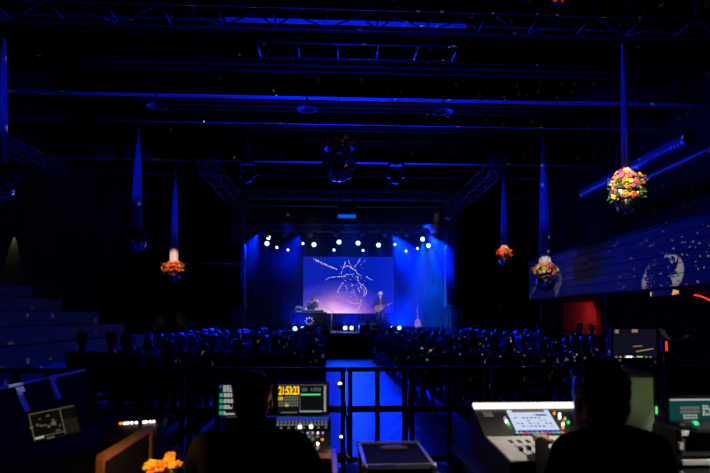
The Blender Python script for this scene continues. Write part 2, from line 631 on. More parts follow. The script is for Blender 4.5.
# tiered seating on the left
NT = 8
rt = thing('tiered_seating', 'bank of grey stepped benches lit blue along the left wall', 'bleachers', (-7.6, 10.0, 0))
ends = [20.5, 20.3, 20.0, 19.5, 18.9, 17.6, 17.1, 16.5]
for i in range(NT):
    z0, z1 = 0.375 * i, 0.375 * (i + 1)
    xf = -5.0 - 0.62 * i
    y0, y1 = 4.4, ends[i]
    mb = MB()
    mb.box(((xf - HX) / 2 + 7.6 + 0.02, (y0 + y1) / 2 - 10, (z0 + z1) / 2), (xf + HX - 0.04, y1 - y0, z1 - z0 - 0.0), M_SEAT)
    for q in range(6):
        ys = y0 + (y1 - y0) * (q + 0.5) / 6 - 10
        mb.box((xf + 7.6 + 0.012, ys, z1 - 0.05 - 0.06), (0.03, (y1 - y0) / 6 - 0.02, 0.24), M_SEAT)
    mb.box((xf + 7.6 - 0.02, (y0 + y1) / 2 - 10, z1 + 0.015), (0.10, y1 - y0, 0.03), M_BLACK)
    mb.build('bench_step', None, rt)
# rail above the benches and small wall lamp with its pool of light
tag(MB().cyl((-10.1, 20.0, 3.62), (-2.9, 20.0, 3.62), 0.022, n=8).cyl((-10.1, 20, 3.5), (-10.1, 20, 3.74), 0.06).cyl((-2.9, 20, 3.45), (-2.9, 20, 7.4), 0.015).build('rail_pipe', mat('dull_grey_rail', (0.12, 0.12, 0.12), 0.8, spec=0.15)),
    'thin grey pipe rail stretched above the left benches', 'rail')
wl = thing('wall_lamp', 'small dark wall lamp washing the left wall above the benches', 'lamp', (-HX + 0.14, 18.8, 4.70))
MB().box((-0.1, 0, 0), (0.08, 0.12, 0.2)).build('back_plate', M_BLACK, wl)
MB().cyl((0, 0, -0.06), (0, 0, 0.12), 0.07, 0.05).build('lamp_shade', M_BLACK, wl)
spot('wall_lamp_light', (-HX + 0.13, 18.8, 4.61), (-HX + 0.02, 18.8, 2.6), 26.0, (0.8, 0.85, 0.4), 50, 0.3, 0.01)

# ventilation ducts along the right wall
def corrugated(name, p0, p1, r, label, pitch=0.12):
    root = thing(name, label, 'duct', p0)
    L = (Vector(p1) - Vector(p0)).length
    q = (Vector(p1) - Vector(p0)).to_track_quat('Z', 'Y').to_euler()
    n = int(L / pitch)
    prof = []
    for i in range(n):
        z = i * L / n
        prof += [(r, z), (r, z + pitch * 0.62), (r * 1.045, z + pitch * 0.70), (r * 1.045, z + pitch * 0.92)]
    prof.append((r, L))
    MB().lathe(prof, (0, 0, 0), None, 20, True, q).build('duct_pipe', M_DUCT, root)
    for i in range(4):
        e = MB()
        t = (i + 0.4) / 4
        c = Vector((0, 0, 0)).lerp(Vector(p1) - Vector(p0), t)
        e.cyl(c + Vector((0, 0, r)), c + Vector((0, 0, HZ - 0.05 - p0[2] - c.z)), 0.012, n=6)
        e.build('hanger_rod', M_BLACK, root)
    c = MB().lathe([(r * 1.0, 0), (r * 1.16, 0.0), (r * 1.16, 0.06), (r, 0.06)], (0, 0, 0), None, 20, True, q)
    c.build('end_collar', M_DUCT, root)
    return root


dA, dB = P(690, 137, 1), P(583, 193, 1)
Xd = 8.35
corrugated('ventilation_duct', tuple(PX(690, 138, Xd)), tuple(PX(583, 193.5, Xd)), 0.155, 'thick corrugated blue-lit duct under the right ceiling')
Xd = 8.9
corrugated('ventilation_duct', tuple(PX(730, 139, Xd)), tuple(PX(610, 194.5, Xd)), 0.10, 'thinner corrugated duct hanging below and behind the thick one', 0.09)

# red curtain below the balcony
mb = MB()
prev = None
for i in range(61):
    t = i / 60
    yy = 19.3 + 3.0 * t
    xx = 9.7 + 0.11 * math.sin(t * 75)
    cur = [mb.bm.verts.new((xx, yy, 0.05)), mb.bm.verts.new((xx, yy, 2.3)), mb.bm.verts.new((xx + 0.03, yy, 2.3)), mb.bm.verts.new((xx + 0.03, yy, 0.05))]
    if prev:
        for a in range(4):
            f = mb.bm.faces.new((prev[a], cur[a], cur[(a + 1) % 4], prev[(a + 1) % 4]))
            f.smooth = True
    prev = cur
cu = mb.build('pleated_curtain', M_REDCURT)
tag(cu, 'red pleated curtain hanging under the balcony on the right', 'curtain')
spot('curtain_light', (8.9, 19.6, 2.25), (9.7, 20.6, 1.2), 15, (1, 0.35, 0.25), 120, 0.6, 0.1)

# ================================================================ trusses
def box_truss(name, p0, p1, sz, label, group=None, bays=None, r=0.025, flat=False, M_ALU=M_ALU):
    """Four-chord lattice girder from p0 to p1; chords and lacing are its parts."""
    p0, p1 = Vector(p0), Vector(p1)
    root = thing(name, label, 'truss', p0, 0, group)
    d = p1 - p0
    L = d.length
    dn = d.normalized()
    side = dn.cross(Vector((0, 0, 1))).normalized()
    up = side.cross(dn).normalized()
    offs = [side * a * sz / 2 + up * b * sz / 2 for a, b in (((-1, -1), (1, -1), (1, 1), (-1, 1)) if not flat else ((-1, 0), (1, 0)))]
    for o_ in offs:
        MB().cyl(o_, d + o_, r, n=8).build('chord', M_ALU, root)
    bays = bays or max(3, int(L / sz))
    mb = MB()
    m_ = len(offs)
    for i in range(bays):
        a, b = d * (i / bays), d * ((i + 1) / bays)
        for j in range(m_ if m_ == 4 else 1):
            A, B = offs[j], offs[(j + 1) % m_]
            if i % 2:
                A, B = B, A
            if not flat:
                mb.cyl(a + A, b + B, r * 0.55, n=6)
            if flat:
                MB().cyl(a + A, a + B, r * 0.8, n=6).build('rung', M_ALU, root)
            else:
                mb.cyl(a + A, a + B, r * 0.5, n=6)
    a = d
    if flat:
        MB().cyl(a + offs[0], a + offs[1], r * 0.8, n=6).build('rung', M_ALU, root)
        return root
    for j in range(m_ if m_ == 4 else 1):
        mb.cyl(a + offs[j], a + offs[(j + 1) % m_], r * 0.5, n=6)
    mb.build('lacing', M_ALU, root)
    return root


box_truss('lighting_truss', (-3.7, 27.0, 6.05), (5.9, 27.0, 6.05), 0.34, 'lattice lighting truss above the stage carrying the blue lamps', None, 28)
box_truss('lighting_truss', (-3.9, 24.2, 7.05), (6.1, 24.2, 7.05), 0.36, 'lattice truss above the front edge of the stage', None, 26)
box_truss('side_truss', PX(206, 165, -4.15), PX(246, 213, -4.15), 0.5, 'lattice girder sloping away along the left of the hall towards the stage', None, 12)
box_truss('side_truss', PX(500, 165, 6.15), PX(449, 212, 6.15), 0.5, 'lattice girder sloping away along the right of the hall towards the stage', None, 12)
ya = 5.6 * F_PX / 284.0
LF = box_truss('ladder_frame', (-1.42, 11.55, 7.35), (2.75, 11.55, 7.35), 0.66, 'flat ladder frame hanging under the ceiling in front of the beams', None, 5, 0.025, True)
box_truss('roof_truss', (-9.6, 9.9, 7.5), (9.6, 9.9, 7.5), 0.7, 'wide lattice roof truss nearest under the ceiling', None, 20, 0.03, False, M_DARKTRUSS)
box_truss('side_truss', PX(-30, 128, -8.2), PX(62, 171, -8.2), 0.34, 'lattice girder high above the benches at the left wall', None, 12)
# hangers of the ladder frame and stage trusses
for (xx, yy, z0, lab) in [(-1.3, 11.88, 7.37, 'left wire hanger of the flat ladder frame'), (2.6, 11.88, 7.37, 'right wire hanger of the flat ladder frame')]:
    tag(MB().cyl((xx, yy, z0), (xx, yy, HZ - 0.06), 0.012, n=6).build('hanger_wire', M_BLACK), lab, 'wire')
for (xx, yy, z0, lab) in [(-3.2, 24.38, 7.24, 'left chain of the front stage truss'), (5.3, 24.38, 7.24, 'right chain of the front stage truss'),
                          (-3.0, 27.17, 6.22, 'left chain of the lamp truss above the stage'), (5.2, 27.17, 6.22, 'right chain of the lamp truss above the stage')]:
    tag(MB().cyl((xx, yy, z0), (xx, yy, HZ - 0.06), 0.018, n=6).build('hoist_chain', M_BLACK), lab, 'chain')

# round ceiling fittings on the long beam
zb_ = 7.4
cl = None
for i, (px, py, lab) in enumerate([(157, 100, 'round dish lamp under the long beam, left of the stage axis'), (307, 102.5, 'round dish lamp under the long beam above the stage axis'), (443, 106, 'round dish lamp under the long beam, right of the mirror ball')]):
    p = P(px, py, BEAMY[99])
    root = thing('dish_lamp', lab, 'lamp', (p.x, BEAMY[99], 7.1), 0, 'dish lamps under the long ceiling beam')
    MB().lathe([(0.05, 0.16), (0.10, 0.12), (0.24, 0.02), (0.27, 0.0), (0.25, 0.0), (0.22, 0.02), (0.08, 0.10)], m=None, n=24).build('lamp_shade', M_DARKTRUSS, root)
    MB().cyl((0, 0, 0.12), (0, 0, 0.30), 0.025, n=8).build('stem', M_BLACK, root)
# red glowing lantern near the top of the picture
p = P(557, 1.5, 9.3)
root = thing('ceiling_lantern', 'small red glowing lamp under the roof at the top edge', 'lamp', p)
MB().box((0, 0, 0), (0.24, 0.1, 0.09)).build('housing', M_BLACK, root)
MB().box((-0.06, -0.055, -0.01), (0.07, 0.012, 0.05)).box((0.07, -0.055, -0.01), (0.05, 0.012, 0.04)).build('lens', emis('dull_red_glow', (0.5, 0.05, 0.0), 0.6), root)
MB().cyl((0, 0, 0.04), (0, 0, HZ - 0.05 - p.z), 0.012, n=6).build('stem', M_BLACK, root)

# black speakers and motors hanging beneath the ceiling, seen against it
for i, (px, py, lab) in enumerate([(247, 175, 'dark moving lamp hanging left of the mirror ball'), (396, 176, 'dark moving lamp hanging right of the mirror ball')]):
    p = P(px, py, 17.0)
    root = thing('moving_lamp', lab, 'lamp', p, 0, None)
    MB().box((0, 0, 0.42), (0.36, 0.30, 0.16), bevel=0.02).build('lamp_base', M_PLASTIC, root)
    MB().box((-0.22, 0, 0.16), (0.05, 0.16, 0.44)).box((0.22, 0, 0.16), (0.05, 0.16, 0.44)).box((0, 0, 0.345), (0.44, 0.14, 0.04)).build('yoke', M_PLASTIC, root)
    MB().lathe([(0.06, -0.25), (0.15, -0.2), (0.18, -0.02), (0.16, 0.16), (0.1, 0.24)], m=None, n=18).build('lamp_head', M_PLASTIC, root)
    MB().cyl((0, 0, 0.5), (0, 0, HZ - 0.05 - p.z), 0.03, n=8).build('pole', M_BLACK, root)

# ================================================================ bodies
def fuse(name, caps, balls, voxel, smooth=4):
    """One continuous skin around tapered limbs and ellipsoids; each face takes the cloth of its nearest limb."""
    mb = MB()
    for (p0, p1, r0, r1, m) in caps:
        mb.capsule(p0, p1, r0, r1)
    for (c, r, rot, m) in balls:
        mb.ball(c, r, None, 3, True, rot)
    o = mb.build(name, None)
    o.data.materials.clear()
    md = o.modifiers.new('r', 'REMESH')
    md.mode = 'VOXEL'
    md.voxel_size = voxel
    sm = o.modifiers.new('s', 'SMOOTH')
    sm.iterations = smooth
    sm.factor = 0.5
    dg = bpy.context.evaluated_depsgraph_get()
    me = bpy.data.meshes.new_from_object(o.evaluated_get(dg))
    bpy.data.objects.remove(o)
    me.name = name
    n = len(me.polygons)
    cen = np.empty(n * 3)
    me.polygons.foreach_get('center', cen)
    cen = cen.reshape(-1, 3)
    best = np.full(n, 1e9)
    idx = np.zeros(n, dtype=np.int32)
    mats = []
    for (p0, p1, r0, r1, m) in caps:
        if m not in mats:
            mats.append(m)
        a, b = np.array(p0), np.array(p1)
        ab = b - a
        t = np.clip(((cen - a) @ ab) / max(1e-9, ab @ ab), 0, 1)
        dd = np.linalg.norm(cen - (a + t[:, None] * ab), axis=1) - (r0 + (r1 - r0) * t)
        k = dd < best
        best[k] = dd[k]
        idx[k] = mats.index(m)
    for (c, r, rot, m) in balls:
        if m not in mats:
            mats.append(m)
        rr = np.array(r)
        Mi = np.array((Euler(rot).to_matrix() if rot is not None else Matrix.Identity(3)).transposed())
        q = (cen - np.array(c)) @ Mi.T
        dd = (np.linalg.norm(q / rr, axis=1) - 1) * rr.min()
        k = dd < best
        best[k] = dd[k]
        idx[k] = mats.index(m)
    for m in mats:
        me.materials.append(m)
    me.polygons.foreach_set('material_index', idx)
    me.polygons.foreach_set('use_smooth', np.ones(n, dtype=bool))
    me.update()
    return me


def head_parts(c, skin, turn=0.0, nod=0.0, s=1.0):
    """Skull, jaw, brow, nose, ears and lips of a head facing +Y, turned about Z and nodded about X."""
    q = Euler((nod, 0, turn)).to_matrix()
    c = Vector(c)

    def at(v):
        return tuple(c + q @ (Vector(v) * s))
    e = (nod, 0, turn)
    B = [(at((0, -0.012, 0.025)), (0.076 * s, 0.096 * s, 0.095 * s), e, skin),
         (at((0, 0.028, -0.055)), (0.056 * s, 0.062 * s, 0.062 * s), e, skin),
         (at((0, 0.066, -0.094)), (0.022 * s, 0.018 * s, 0.018 * s), e, skin),
         (at((0, 0.072, 0.022)), (0.048 * s, 0.018 * s, 0.014 * s), e, skin),
         (at((0, 0.094, -0.024)), (0.013 * s, 0.018 * s, 0.016 * s), e, skin),
         (at((0, 0.086, 0.0)), (0.008 * s, 0.012 * s, 0.028 * s), e, skin),
         (at((0, 0.082, -0.062)), (0.024 * s, 0.010 * s, 0.008 * s), e, skin),
         (at((0.08, -0.01, -0.01)), (0.010 * s, 0.02 * s, 0.032 * s), e, skin),
         (at((-0.08, -0.01, -0.01)), (0.010 * s, 0.02 * s, 0.032 * s), e, skin)]
    return B


def hand_caps(wrist, direction, palm_n, m, side=1, s=1.0, curl=0.6):
    """Palm, four unequal curled fingers and a thumb from its side."""
    d = Vector(direction).normalized()
    nrm = Vector(palm_n).normalized()
    sd = d.cross(nrm).normalized() * side
    w_ = Vector(wrist)
    C = []
    for a in (-0.028, -0.01, 0.01, 0.028):
        C.append((tuple(w_), tuple(w_ + d * 0.085 * s + sd * a * s), 0.017 * s, 0.013 * s, m))
    for a, L in ((-0.030, 0.058), (-0.0105, 0.07), (0.0105, 0.075), (0.030, 0.066)):
        k0 = w_ + d * 0.088 * s + sd * a * s
        k1 = k0 + (d * math.cos(curl * 0.6) + nrm * math.sin(curl * 0.6)) * L * 0.52 * s
        k2 = k1 + (d * math.cos(curl * 1.8) + nrm * math.sin(curl * 1.8)) * L * 0.48 * s
        C.append((tuple(k0), tuple(k1), 0.0095 * s, 0.0085 * s, m))
        C.append((tuple(k1), tuple(k2), 0.0085 * s, 0.007 * s, m))
    t0 = w_ + d * 0.025 * s + sd * 0.024 * s
    t1 = t0 + (d * 0.6 + sd * 0.7 + nrm * 0.3).normalized() * 0.042 * s
    t2 = t1 + (d * 0.85 + sd * 0.15 + nrm * 0.5).normalized() * 0.034 * s
    C.append((tuple(t0), tuple(t1), 0.013 * s, 0.010 * s, m))
    C.append((tuple(t1), tuple(t2), 0.010 * s, 0.008 * s, m))
    return C


def hair_mesh(c, m, kind='short', turn=0.0, nod=0.0, s=1.0):
    mb = MB()
    q = Euler((nod, 0, turn)).to_matrix()
    e = (nod, 0, turn)

    def at(v):
        return tuple(Vector(c) + q @ (Vector(v) * s))
    if kind == 'bald':
        mb.ball(at((0, -0.03, 0.0)), (0.080 * s, 0.085 * s, 0.05 * s), m, 3, True, e)
    else:
        mb.ball(at((0, -0.026, 0.04)), (0.087 * s, 0.098 * s, 0.092 * s), m, 3, True, e)
        mb.ball(at((0, -0.048, -0.012)), (0.080 * s, 0.066 * s, 0.075 * s), m, 3, True, e)
        mb.ball(at((0, 0.035, 0.088)), (0.062 * s, 0.05 * s, 0.034 * s), m, 3, True, e)
    if kind == 'long':
        mb.ball(at((0, -0.06, -0.10)), (0.092 * s, 0.062 * s, 0.15 * s), m, 3, True, e)
        mb.ball(at((0.05, -0.05, -0.13)), (0.05 * s, 0.05 * s, 0.12 * s), m, 2, True, e)
        mb.ball(at((-0.05, -0.05, -0.13)), (0.05 * s, 0.05 * s, 0.12 * s), m, 2, True, e)
    if kind == 'bob':
        mb.ball(at((0, -0.035, -0.05)), (0.1 * s, 0.08 * s, 0.085 * s), m, 3, True, e)
    if kind == 'bun':
        mb.ball(at((0, -0.11, 0.07)), (0.048 * s, 0.045 * s, 0.048 * s), m, 2, True, e)
    if kind == 'ponytail':
        mb.capsule(at((0, -0.115, 0.04)), at((0, -0.14, -0.13)), 0.034 * s, 0.018 * s)
    # tousled locks so that the outline is not a ball
    r2 = random.Random(int(1000 * s) + len(kind))
    if kind != 'bald':
        for i in range(26):
            a = r2.uniform(0, 2 * PI)
            b = r2.uniform(0.2, 1.3)
            v = (0.084 * math.cos(a) * math.sin(b), -0.026 + 0.094 * math.sin(a) * math.sin(b), 0.04 + 0.089 * math.cos(b))
            mb.ball(at(v), (0.022 * s, 0.024 * s, 0.012 * s), m, 1, True, (b * math.sin(a), b * math.cos(a), a))
    return mb


def seated_caps(top, trous, arms='lap', shoulder=0.19, lean=0.0, head_dx=0.0):
    hz = 0.53
    ch = (0, -0.03 + lean * 0.4, 0.98)
    C = []
    for s in (-1, 1):
        C.append(((s * 0.085, 0.0, hz), (s * 0.095, ch[1] - 0.005, 0.92), 0.115, 0.115, top))
        C.append(((s * 0.06, ch[1], 0.97), (s * shoulder * 0.92, ch[1], 1.0), 0.085, 0.068, top))
        C.append(((s * 0.09, 0.0, 0.53), (s * 0.11, 0.42, 0.53), 0.085, 0.062, trous))
        C.append(((s * 0.11, 0.42, 0.53), (s * 0.11, 0.40, 0.11), 0.058, 0.042, trous))
        C.append(((s * 0.11, 0.385, 0.05), (s * 0.12, 0.55, 0.035), 0.045, 0.034, M_BLACK))
        sh = (s * shoulder, ch[1], 1.0)
        if arms == 'lap':
            el, ha = (s * (shoulder + 0.03), 0.06, 0.74), (s * 0.09, 0.30, 0.66)
        elif arms == 'crossed':
            el, ha = (s * (shoulder + 0.04), 0.08, 0.78), (-s * 0.08, 0.21, 0.84)
        else:
            el, ha = (s * (shoulder + 0.05), 0.16, 0.80), (s * 0.05, 0.24, 1.06)
        C.append((sh, el, 0.056, 0.043, top))
        C.append((el, ha, 0.042, 0.03, top))
        d = Vector(ha) - Vector(el)
        C.append((ha, tuple(Vector(ha) + d.normalized() * 0.10), 0.033, 0.024, M_SKIN))
    C.append(((0, ch[1], 1.02), (head_dx * 0.5, ch[1] + 0.02, 1.14), 0.056, 0.05, M_SKIN))
    return C, (head_dx, ch[1] + 0.045, 1.235)


# ================================================================ stage lamps
def lamp_thing(name, label, p, target, r, mlens, group, base=True, depth=0.3):
    root = thing(name, label, 'stage light', p, 0, group)
    d = (Vector(target) - Vector(p)).normalized()
    q = d.to_track_quat('Z', 'Y').to_euler()
    MB().lathe([(r * 0.55, -depth * 0.75), (r * 0.95, -depth * 0.55), (r * 1.2, -0.06), (r * 1.22, 0.10), (r * 1.08, 0.10), (r * 1.02, 0.03)], m=None, n=18, rot=q).build('lamp_head', M_PLASTIC, root)
    MB().lathe([(r, 0.035), (r * 0.8, 0.055), (0.001, 0.07)], m=None, n=18, rot=q).build('lens', mlens, root)
    if base:
        top = 0.16 + r
        MB().box((-r * 1.55, 0, top / 2 - 0.02), (0.03, 0.07, top + 0.05)).box((r * 1.55, 0, top / 2 - 0.02), (0.03, 0.07, top + 0.05)).box((0, 0, top), (r * 3.3, 0.1, 0.05)).build('yoke', M_PLASTIC, root)
        MB().box((0, 0, top + 0.06), (r * 2.2, 0.18, 0.10), bevel=0.015).build('lamp_base', M_PLASTIC, root)
        MB().cyl((0, 0, top + 0.1), (0, 0, 5.86 - p.z if p.z < 5.6 else top + 0.3), 0.022, n=8).build('hanging_pole', M_BLACK, root)
    return root


blabs = ['upper of the two bright lamps at the left end', 'lower of the two bright lamps at the left end', 'bright lamp above the upper left corner of the screen',
         'bright lamp left of the two over the middle of the screen', 'bright lamp right of the two over the middle of the screen', 'bright lamp above the right part of the screen',
         'upper of the two bright lamps at the right end', 'lower of the two bright lamps at the right end']
for (px, py), a, lb in zip(BIG, AIMS, blabs):
    p = P(px, py, TRUSS_Y)
    lamp_thing('stage_lamp', 'glowing blue white ' + lb, p, CAM * 0.5 + Vector(a) * 0.5, 0.105, E_LENS, 'bright blue lamps over the stage')
slabs = ['below the pair at the left end', 'second in from the pair at the left end', 'above the left edge of the screen', 'between the third and fourth bright lamps', 'below the fifth bright lamp at the screen top',
         'right of the bright lamp over the right of the screen', 'above the dark gap right of the screen', 'left below the pair at the right end']
for (px, py), lb in zip(SMALL, slabs):
    p = P(px, py, TRUSS_YB)
    lamp_thing('par_lamp', 'small glowing blue lamp ' + lb, p, CAM, 0.055, E_LENS_S, 'small blue lamps over the stage', True, 0.2)
flabs = ['left one of the pair before the keyboard table', 'right one of the pair before the keyboard table', 'left one of the pair at centre stage', 'right one of the pair at centre stage',
         'left one of the pair right of the singer', 'right one of the pair right of the singer']
for (px, py), lb in zip(FLOORL, flabs):
    p = P(px, py, 24.7 if px < 310 else 26.4)
    p.z = STAGE_Z + 0.17
    root = lamp_thing('floor_lamp', 'blue glowing round floor lamp, ' + lb, p, CAM + Vector((0, 0, 0.6)), 0.095, E_FLOOR, 'blue lamps on the stage floor', False)
    MB().box((-0.13, 0.02, -0.06), (0.02, 0.05, 0.22)).box((0.13, 0.02, -0.06), (0.02, 0.05, 0.22)).box((0, 0.02, -0.16), (0.28, 0.1, 0.02)).build('bracket', M_BLACK, root)
# unlit cans along the front truss, their rims caught by the light behind
for i, px in enumerate((262, 285, 310, 337, 362, 385, 408, 428)):
    p = P(px, 233, 26.2)
    root = thing('truss_can', 'unlit black spotlight under the stage truss, %s from the left' % ORD[i], 'stage light', p, 0, 'unlit spotlights under the truss')
    q = Euler((R(-55), 0, R(rng.uniform(-30, 30))))
    MB().lathe([(0.07, -0.22), (0.12, -0.18), (0.13, 0.16), (0.145, 0.17), (0.145, 0.20), (0.12, 0.20)], m=None, n=16, rot=q).build('can', M_ALU, root)
    MB().cyl((0, 0, 0), (0, 26.83 - 26.2, 5.875 - p.z), 0.015, n=6).cyl((-0.15, 0, 0), (0.15, 0, 0), 0.015, n=6).build('bracket', M_BLACK, root)
# projector; blue light on its underside put in as an emissive strip
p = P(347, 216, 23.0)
root = thing('ceiling_projector', 'dark box with a blue-lit underside hanging above centre stage', 'projector', p)
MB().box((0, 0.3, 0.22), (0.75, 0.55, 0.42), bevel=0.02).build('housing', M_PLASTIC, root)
MB().box((0, 0.0, -0.01), (0.74, 0.03, 0.15)).build('lit_underside', E_UNDERBLUE, root)
MB().cyl((-0.28, 0.3, 0.4), (-0.28, 0.3, HZ - 0.06 - p.z), 0.02, n=6).cyl((0.28, 0.3, 0.4), (0.28, 0.3, HZ - 0.06 - p.z), 0.02, n=6).build('hanger', M_BLACK, root)

# ================================================================ loudspeaker columns (line arrays)
def line_array(cx, lab, sgn):
    root = thing('line_array', lab, 'loudspeaker', (cx, 24.6, 2.15))
    MB().box((0, 0.1, 2.76), (0.8, 0.6, 0.08)).cyl((0, 0.1, 2.8), (0, 0.1, 7.1 - 2.15), 0.02, n=6).build('hanging_frame', M_BLACK, root)
    for i in range(9):
        t = i / 8
        c = MB().box((0, 0.03 + 0.10 * (1 - t) ** 2, 0.15 + i * 0.30), (0.86, 0.5, 0.285), rot=(R(-7 * (1 - t)), 0, 0), bevel=0.02)
        c.box((-sgn * 0.437, 0.03 + 0.10 * (1 - t) ** 2, 0.15 + i * 0.30), (0.012, 0.30, 0.22), M_ALU)  # pale inner side: stage light caught there put into the colour
        c.mats.insert(0, M_PLASTIC) if not c.mats else None
        b = c.build('speaker_box', M_PLASTIC, root)
        b.data.materials.clear()
        b.data.materials.append(M_PLASTIC)
        b.data.materials.append(M_ALU)
        for pl in b.data.polygons:
            cc = pl.center
            pl.material_index = 1 if abs(cc.x + sgn * 0.437) < 0.012 and abs(pl.normal.x) > 0.3 else 0
        MB().box((0, -0.225 + 0.10 * (1 - t) ** 2, 0.15 + i * 0.30), (0.80, 0.012, 0.24)).build('grille', M_MATTE, b)
    return root


line_array(-3.95, 'tall black hanging loudspeaker column left of the stage', -1)
line_array(5.75, 'tall black hanging loudspeaker column right of the stage', 1)
# lattice towers and pale posts below the columns
for (xx, lab) in ((-3.95, 'lattice tower under the left loudspeaker column'), (5.75, 'lattice tower under the right loudspeaker column')):
    root = thing('support_tower', lab, 'tower', (xx, 25.5, STAGE_Z))
    for sx in (-1, 1):
        for sy in (-1, 1):
            MB().cyl((sx * 0.22, sy * 0.2, 0), (sx * 0.22, sy * 0.2, 6.2), 0.03, n=8).build('post', M_ALU, root)
    mb = MB()
    for i in range(12):
        z = i * 0.5
        s = 1 if i % 2 else -1
        mb.cyl((-0.22 * s, -0.2, z), (0.22 * s, -0.2, z + 0.5), 0.016, n=6).cyl((-0.22, -0.2, z), (0.22, -0.2, z), 0.016, n=6)
        mb.cyl((-0.22 * s, 0.2, z), (0.22 * s, 0.2, z + 0.5), 0.016, n=6)
    mb.build('lacing', M_ALU, root)
for (px, lab) in ((450.5, 'pale post standing at the right edge of the stage'), (245, 'pale post standing at the left edge of the stage')):
    p = P(px, 306, 24.35)
    root = thing('stage_post', lab, 'post', (p.x, 24.35, STAGE_Z))
    MB().cyl((0, 0, 0), (0, 0, p.z - STAGE_Z), 0.045, n=10).build('pole', M_WHITEMETAL, root)
    MB().box((0, 0, 0.01), (0.3, 0.3, 0.02)).build('foot_plate', M_BLACK, root)
    MB().box((-0.06, -0.02, p.z - STAGE_Z), (0.34, 0.14, 0.10), bevel=0.01).build('head_box', M_WHITEMETAL, root)

# ================================================================ screen
pa, pb = P(303.3, 256.5, 29.4), P(394.2, 313.3, 29.4)
sw, sh = pb.x - pa.x, pa.z - pb.z
scx, scz = (pa.x + pb.x) / 2, (pa.z + pb.z) / 2
scr = thing('projection_screen', 'large lit screen behind the singer showing pale strokes on blue and pink', 'screen', (scx, 29.4, scz))
MB().box((0, 0.03, 0), (sw + 0.08, 0.05, sh + 0.08)).build('frame', M_MATTE, scr)
MB().box((0, 0, 0), (sw, 0.012, sh)).build('picture', screen_gradient(), scr)
for sx in (-1, 1):
    MB().cyl((sx * sw * 0.4, 0.03, sh / 2), (sx * sw * 0.4, 0.03, HZ - 0.05 - scz), 0.01, n=6).build('hanging_wire', M_BLACK, scr)


def sx_(u, v):   # position in the picture: u, v measured on the screen (0..100, 0..63)
    return Vector(((u / 91.0 - 0.5) * sw, -0.008, (0.5 - v / 57.0) * sh))


def stroke(mb, pts, w0, w1, seg=6):
    # hand-drawn tapering line through pts
    P_ = [sx_(*p) for p in pts]
    line = []
    for a, b in zip(P_, P_[1:]):
        for i in range(seg):
            line.append(a.lerp(b, i / seg))
    line.append(P_[-1])
    n = len(line)
    for i in range(n - 1):
        t0, t1 = i / (n - 1), (i + 1) / (n - 1)
        d = (line[i + 1] - line[i]).normalized()
        s = Vector((d.z, 0, -d.x))
        wA, wB = (w0 + (w1 - w0) * t0) * sw / 91 * 0.48, (w0 + (w1 - w0) * t1) * sw / 91 * 0.48
        jj = rng.uniform(0.25, 1.3)
        if rng.random() < 0.16 and w0 > 0.2:
            continue
        v = [mb.bm.verts.new(q) for q in (line[i] + s * wA / 2, line[i] - s * wA / 2, line[i + 1] - s * wB / 2 * jj, line[i + 1] + s * wB / 2 * jj)]
        mb.bm.faces.new(v)


mb = MB()
stroke(mb, [(10, 2), (16, 5), (24, 8.5), (34, 13)], 1.6, 0.9)
stroke(mb, [(12, 4), (20, 8), (30, 12)], 0.7, 0.4)
stroke(mb, [(57, 2), (54, 7), (51, 10.5)], 1.0, 0.7)
stroke(mb, [(62, 3), (57, 9)], 0.4, 0.3)
stroke(mb, [(42, 5), (41, 9), (39, 13), (38, 18)], 1.2, 1.0)
stroke(mb, [(45, 3), (46, 7), (48, 11), (52, 14)], 1.0, 0.6)
stroke(mb, [(39, 12), (44, 9), (49, 12)], 0.9, 0.8)
stroke(mb, [(22, 24), (25, 21.5), (31, 20.5), (39, 20)], 0.5, 1.0)
stroke(mb, [(39, 20), (44, 18), (51, 17.5)], 0.7, 0.6)
stroke(mb, [(52, 13), (54, 17), (58, 19.5)], 0.8, 0.5)
stroke(mb, [(63, 20), (66, 22), (69, 23.5)], 1.1, 0.5)
stroke(mb, [(54, 20), (55, 26), (60, 29), (63, 33), (63, 37), (60, 40)], 0.7, 1.3)
stroke(mb, [(57, 30), (61, 34), (61, 38)], 1.2, 0.7)
stroke(mb, [(40, 26), (37, 30), (34, 35), (36, 37)], 1.2, 0.5)
stroke(mb, [(42, 29), (44, 33), (42, 37)], 0.6, 0.4)
stroke(mb, [(45, 44.5), (49, 47), (53, 47.5), (56, 46.5)], 0.6, 1.0)
stroke(mb, [(58, 43), (57, 48), (55, 53)], 0.5, 0.9)
stroke(mb, [(50, 33), (51, 37), (53, 41)], 0.5, 0.4)
stroke(mb, [(55, 32), (56.5, 36)], 1.0, 1.2)
for i in range(70):
    u, v = rng.gauss(48, 8), rng.gauss(24, 11)
    if 3 < v < 52:
        a_ = rng.uniform(0, PI)
        l_ = rng.uniform(0.4, 1.6)
        stroke(mb, [(u, v), (u + l_ * math.cos(a_), v + l_ * math.sin(a_))], rng.uniform(0.3, 1.3), 0.3, 2)
ds_ = mb.build('drawn_strokes', E_DRAW, scr)
ds_['kind'] = 'stuff'
mb = MB()
for i in range(90):
    u = rng.gauss(38, 20)
    v = rng.gauss(22, 13)
    if 1 < u < 90 and 1 < v < 50:
        stroke(mb, [(u, v), (u + rng.uniform(-1.5, 1.5), v + rng.uniform(-1.2, 1.2))], rng.uniform(0.2, 0.7), 0.2, 2)
sp_ = mb.build('drawn_specks', E_DRAWDIM, scr)
sp_['kind'] = 'stuff'

# ================================================================ on the stage
SZ = STAGE_Z
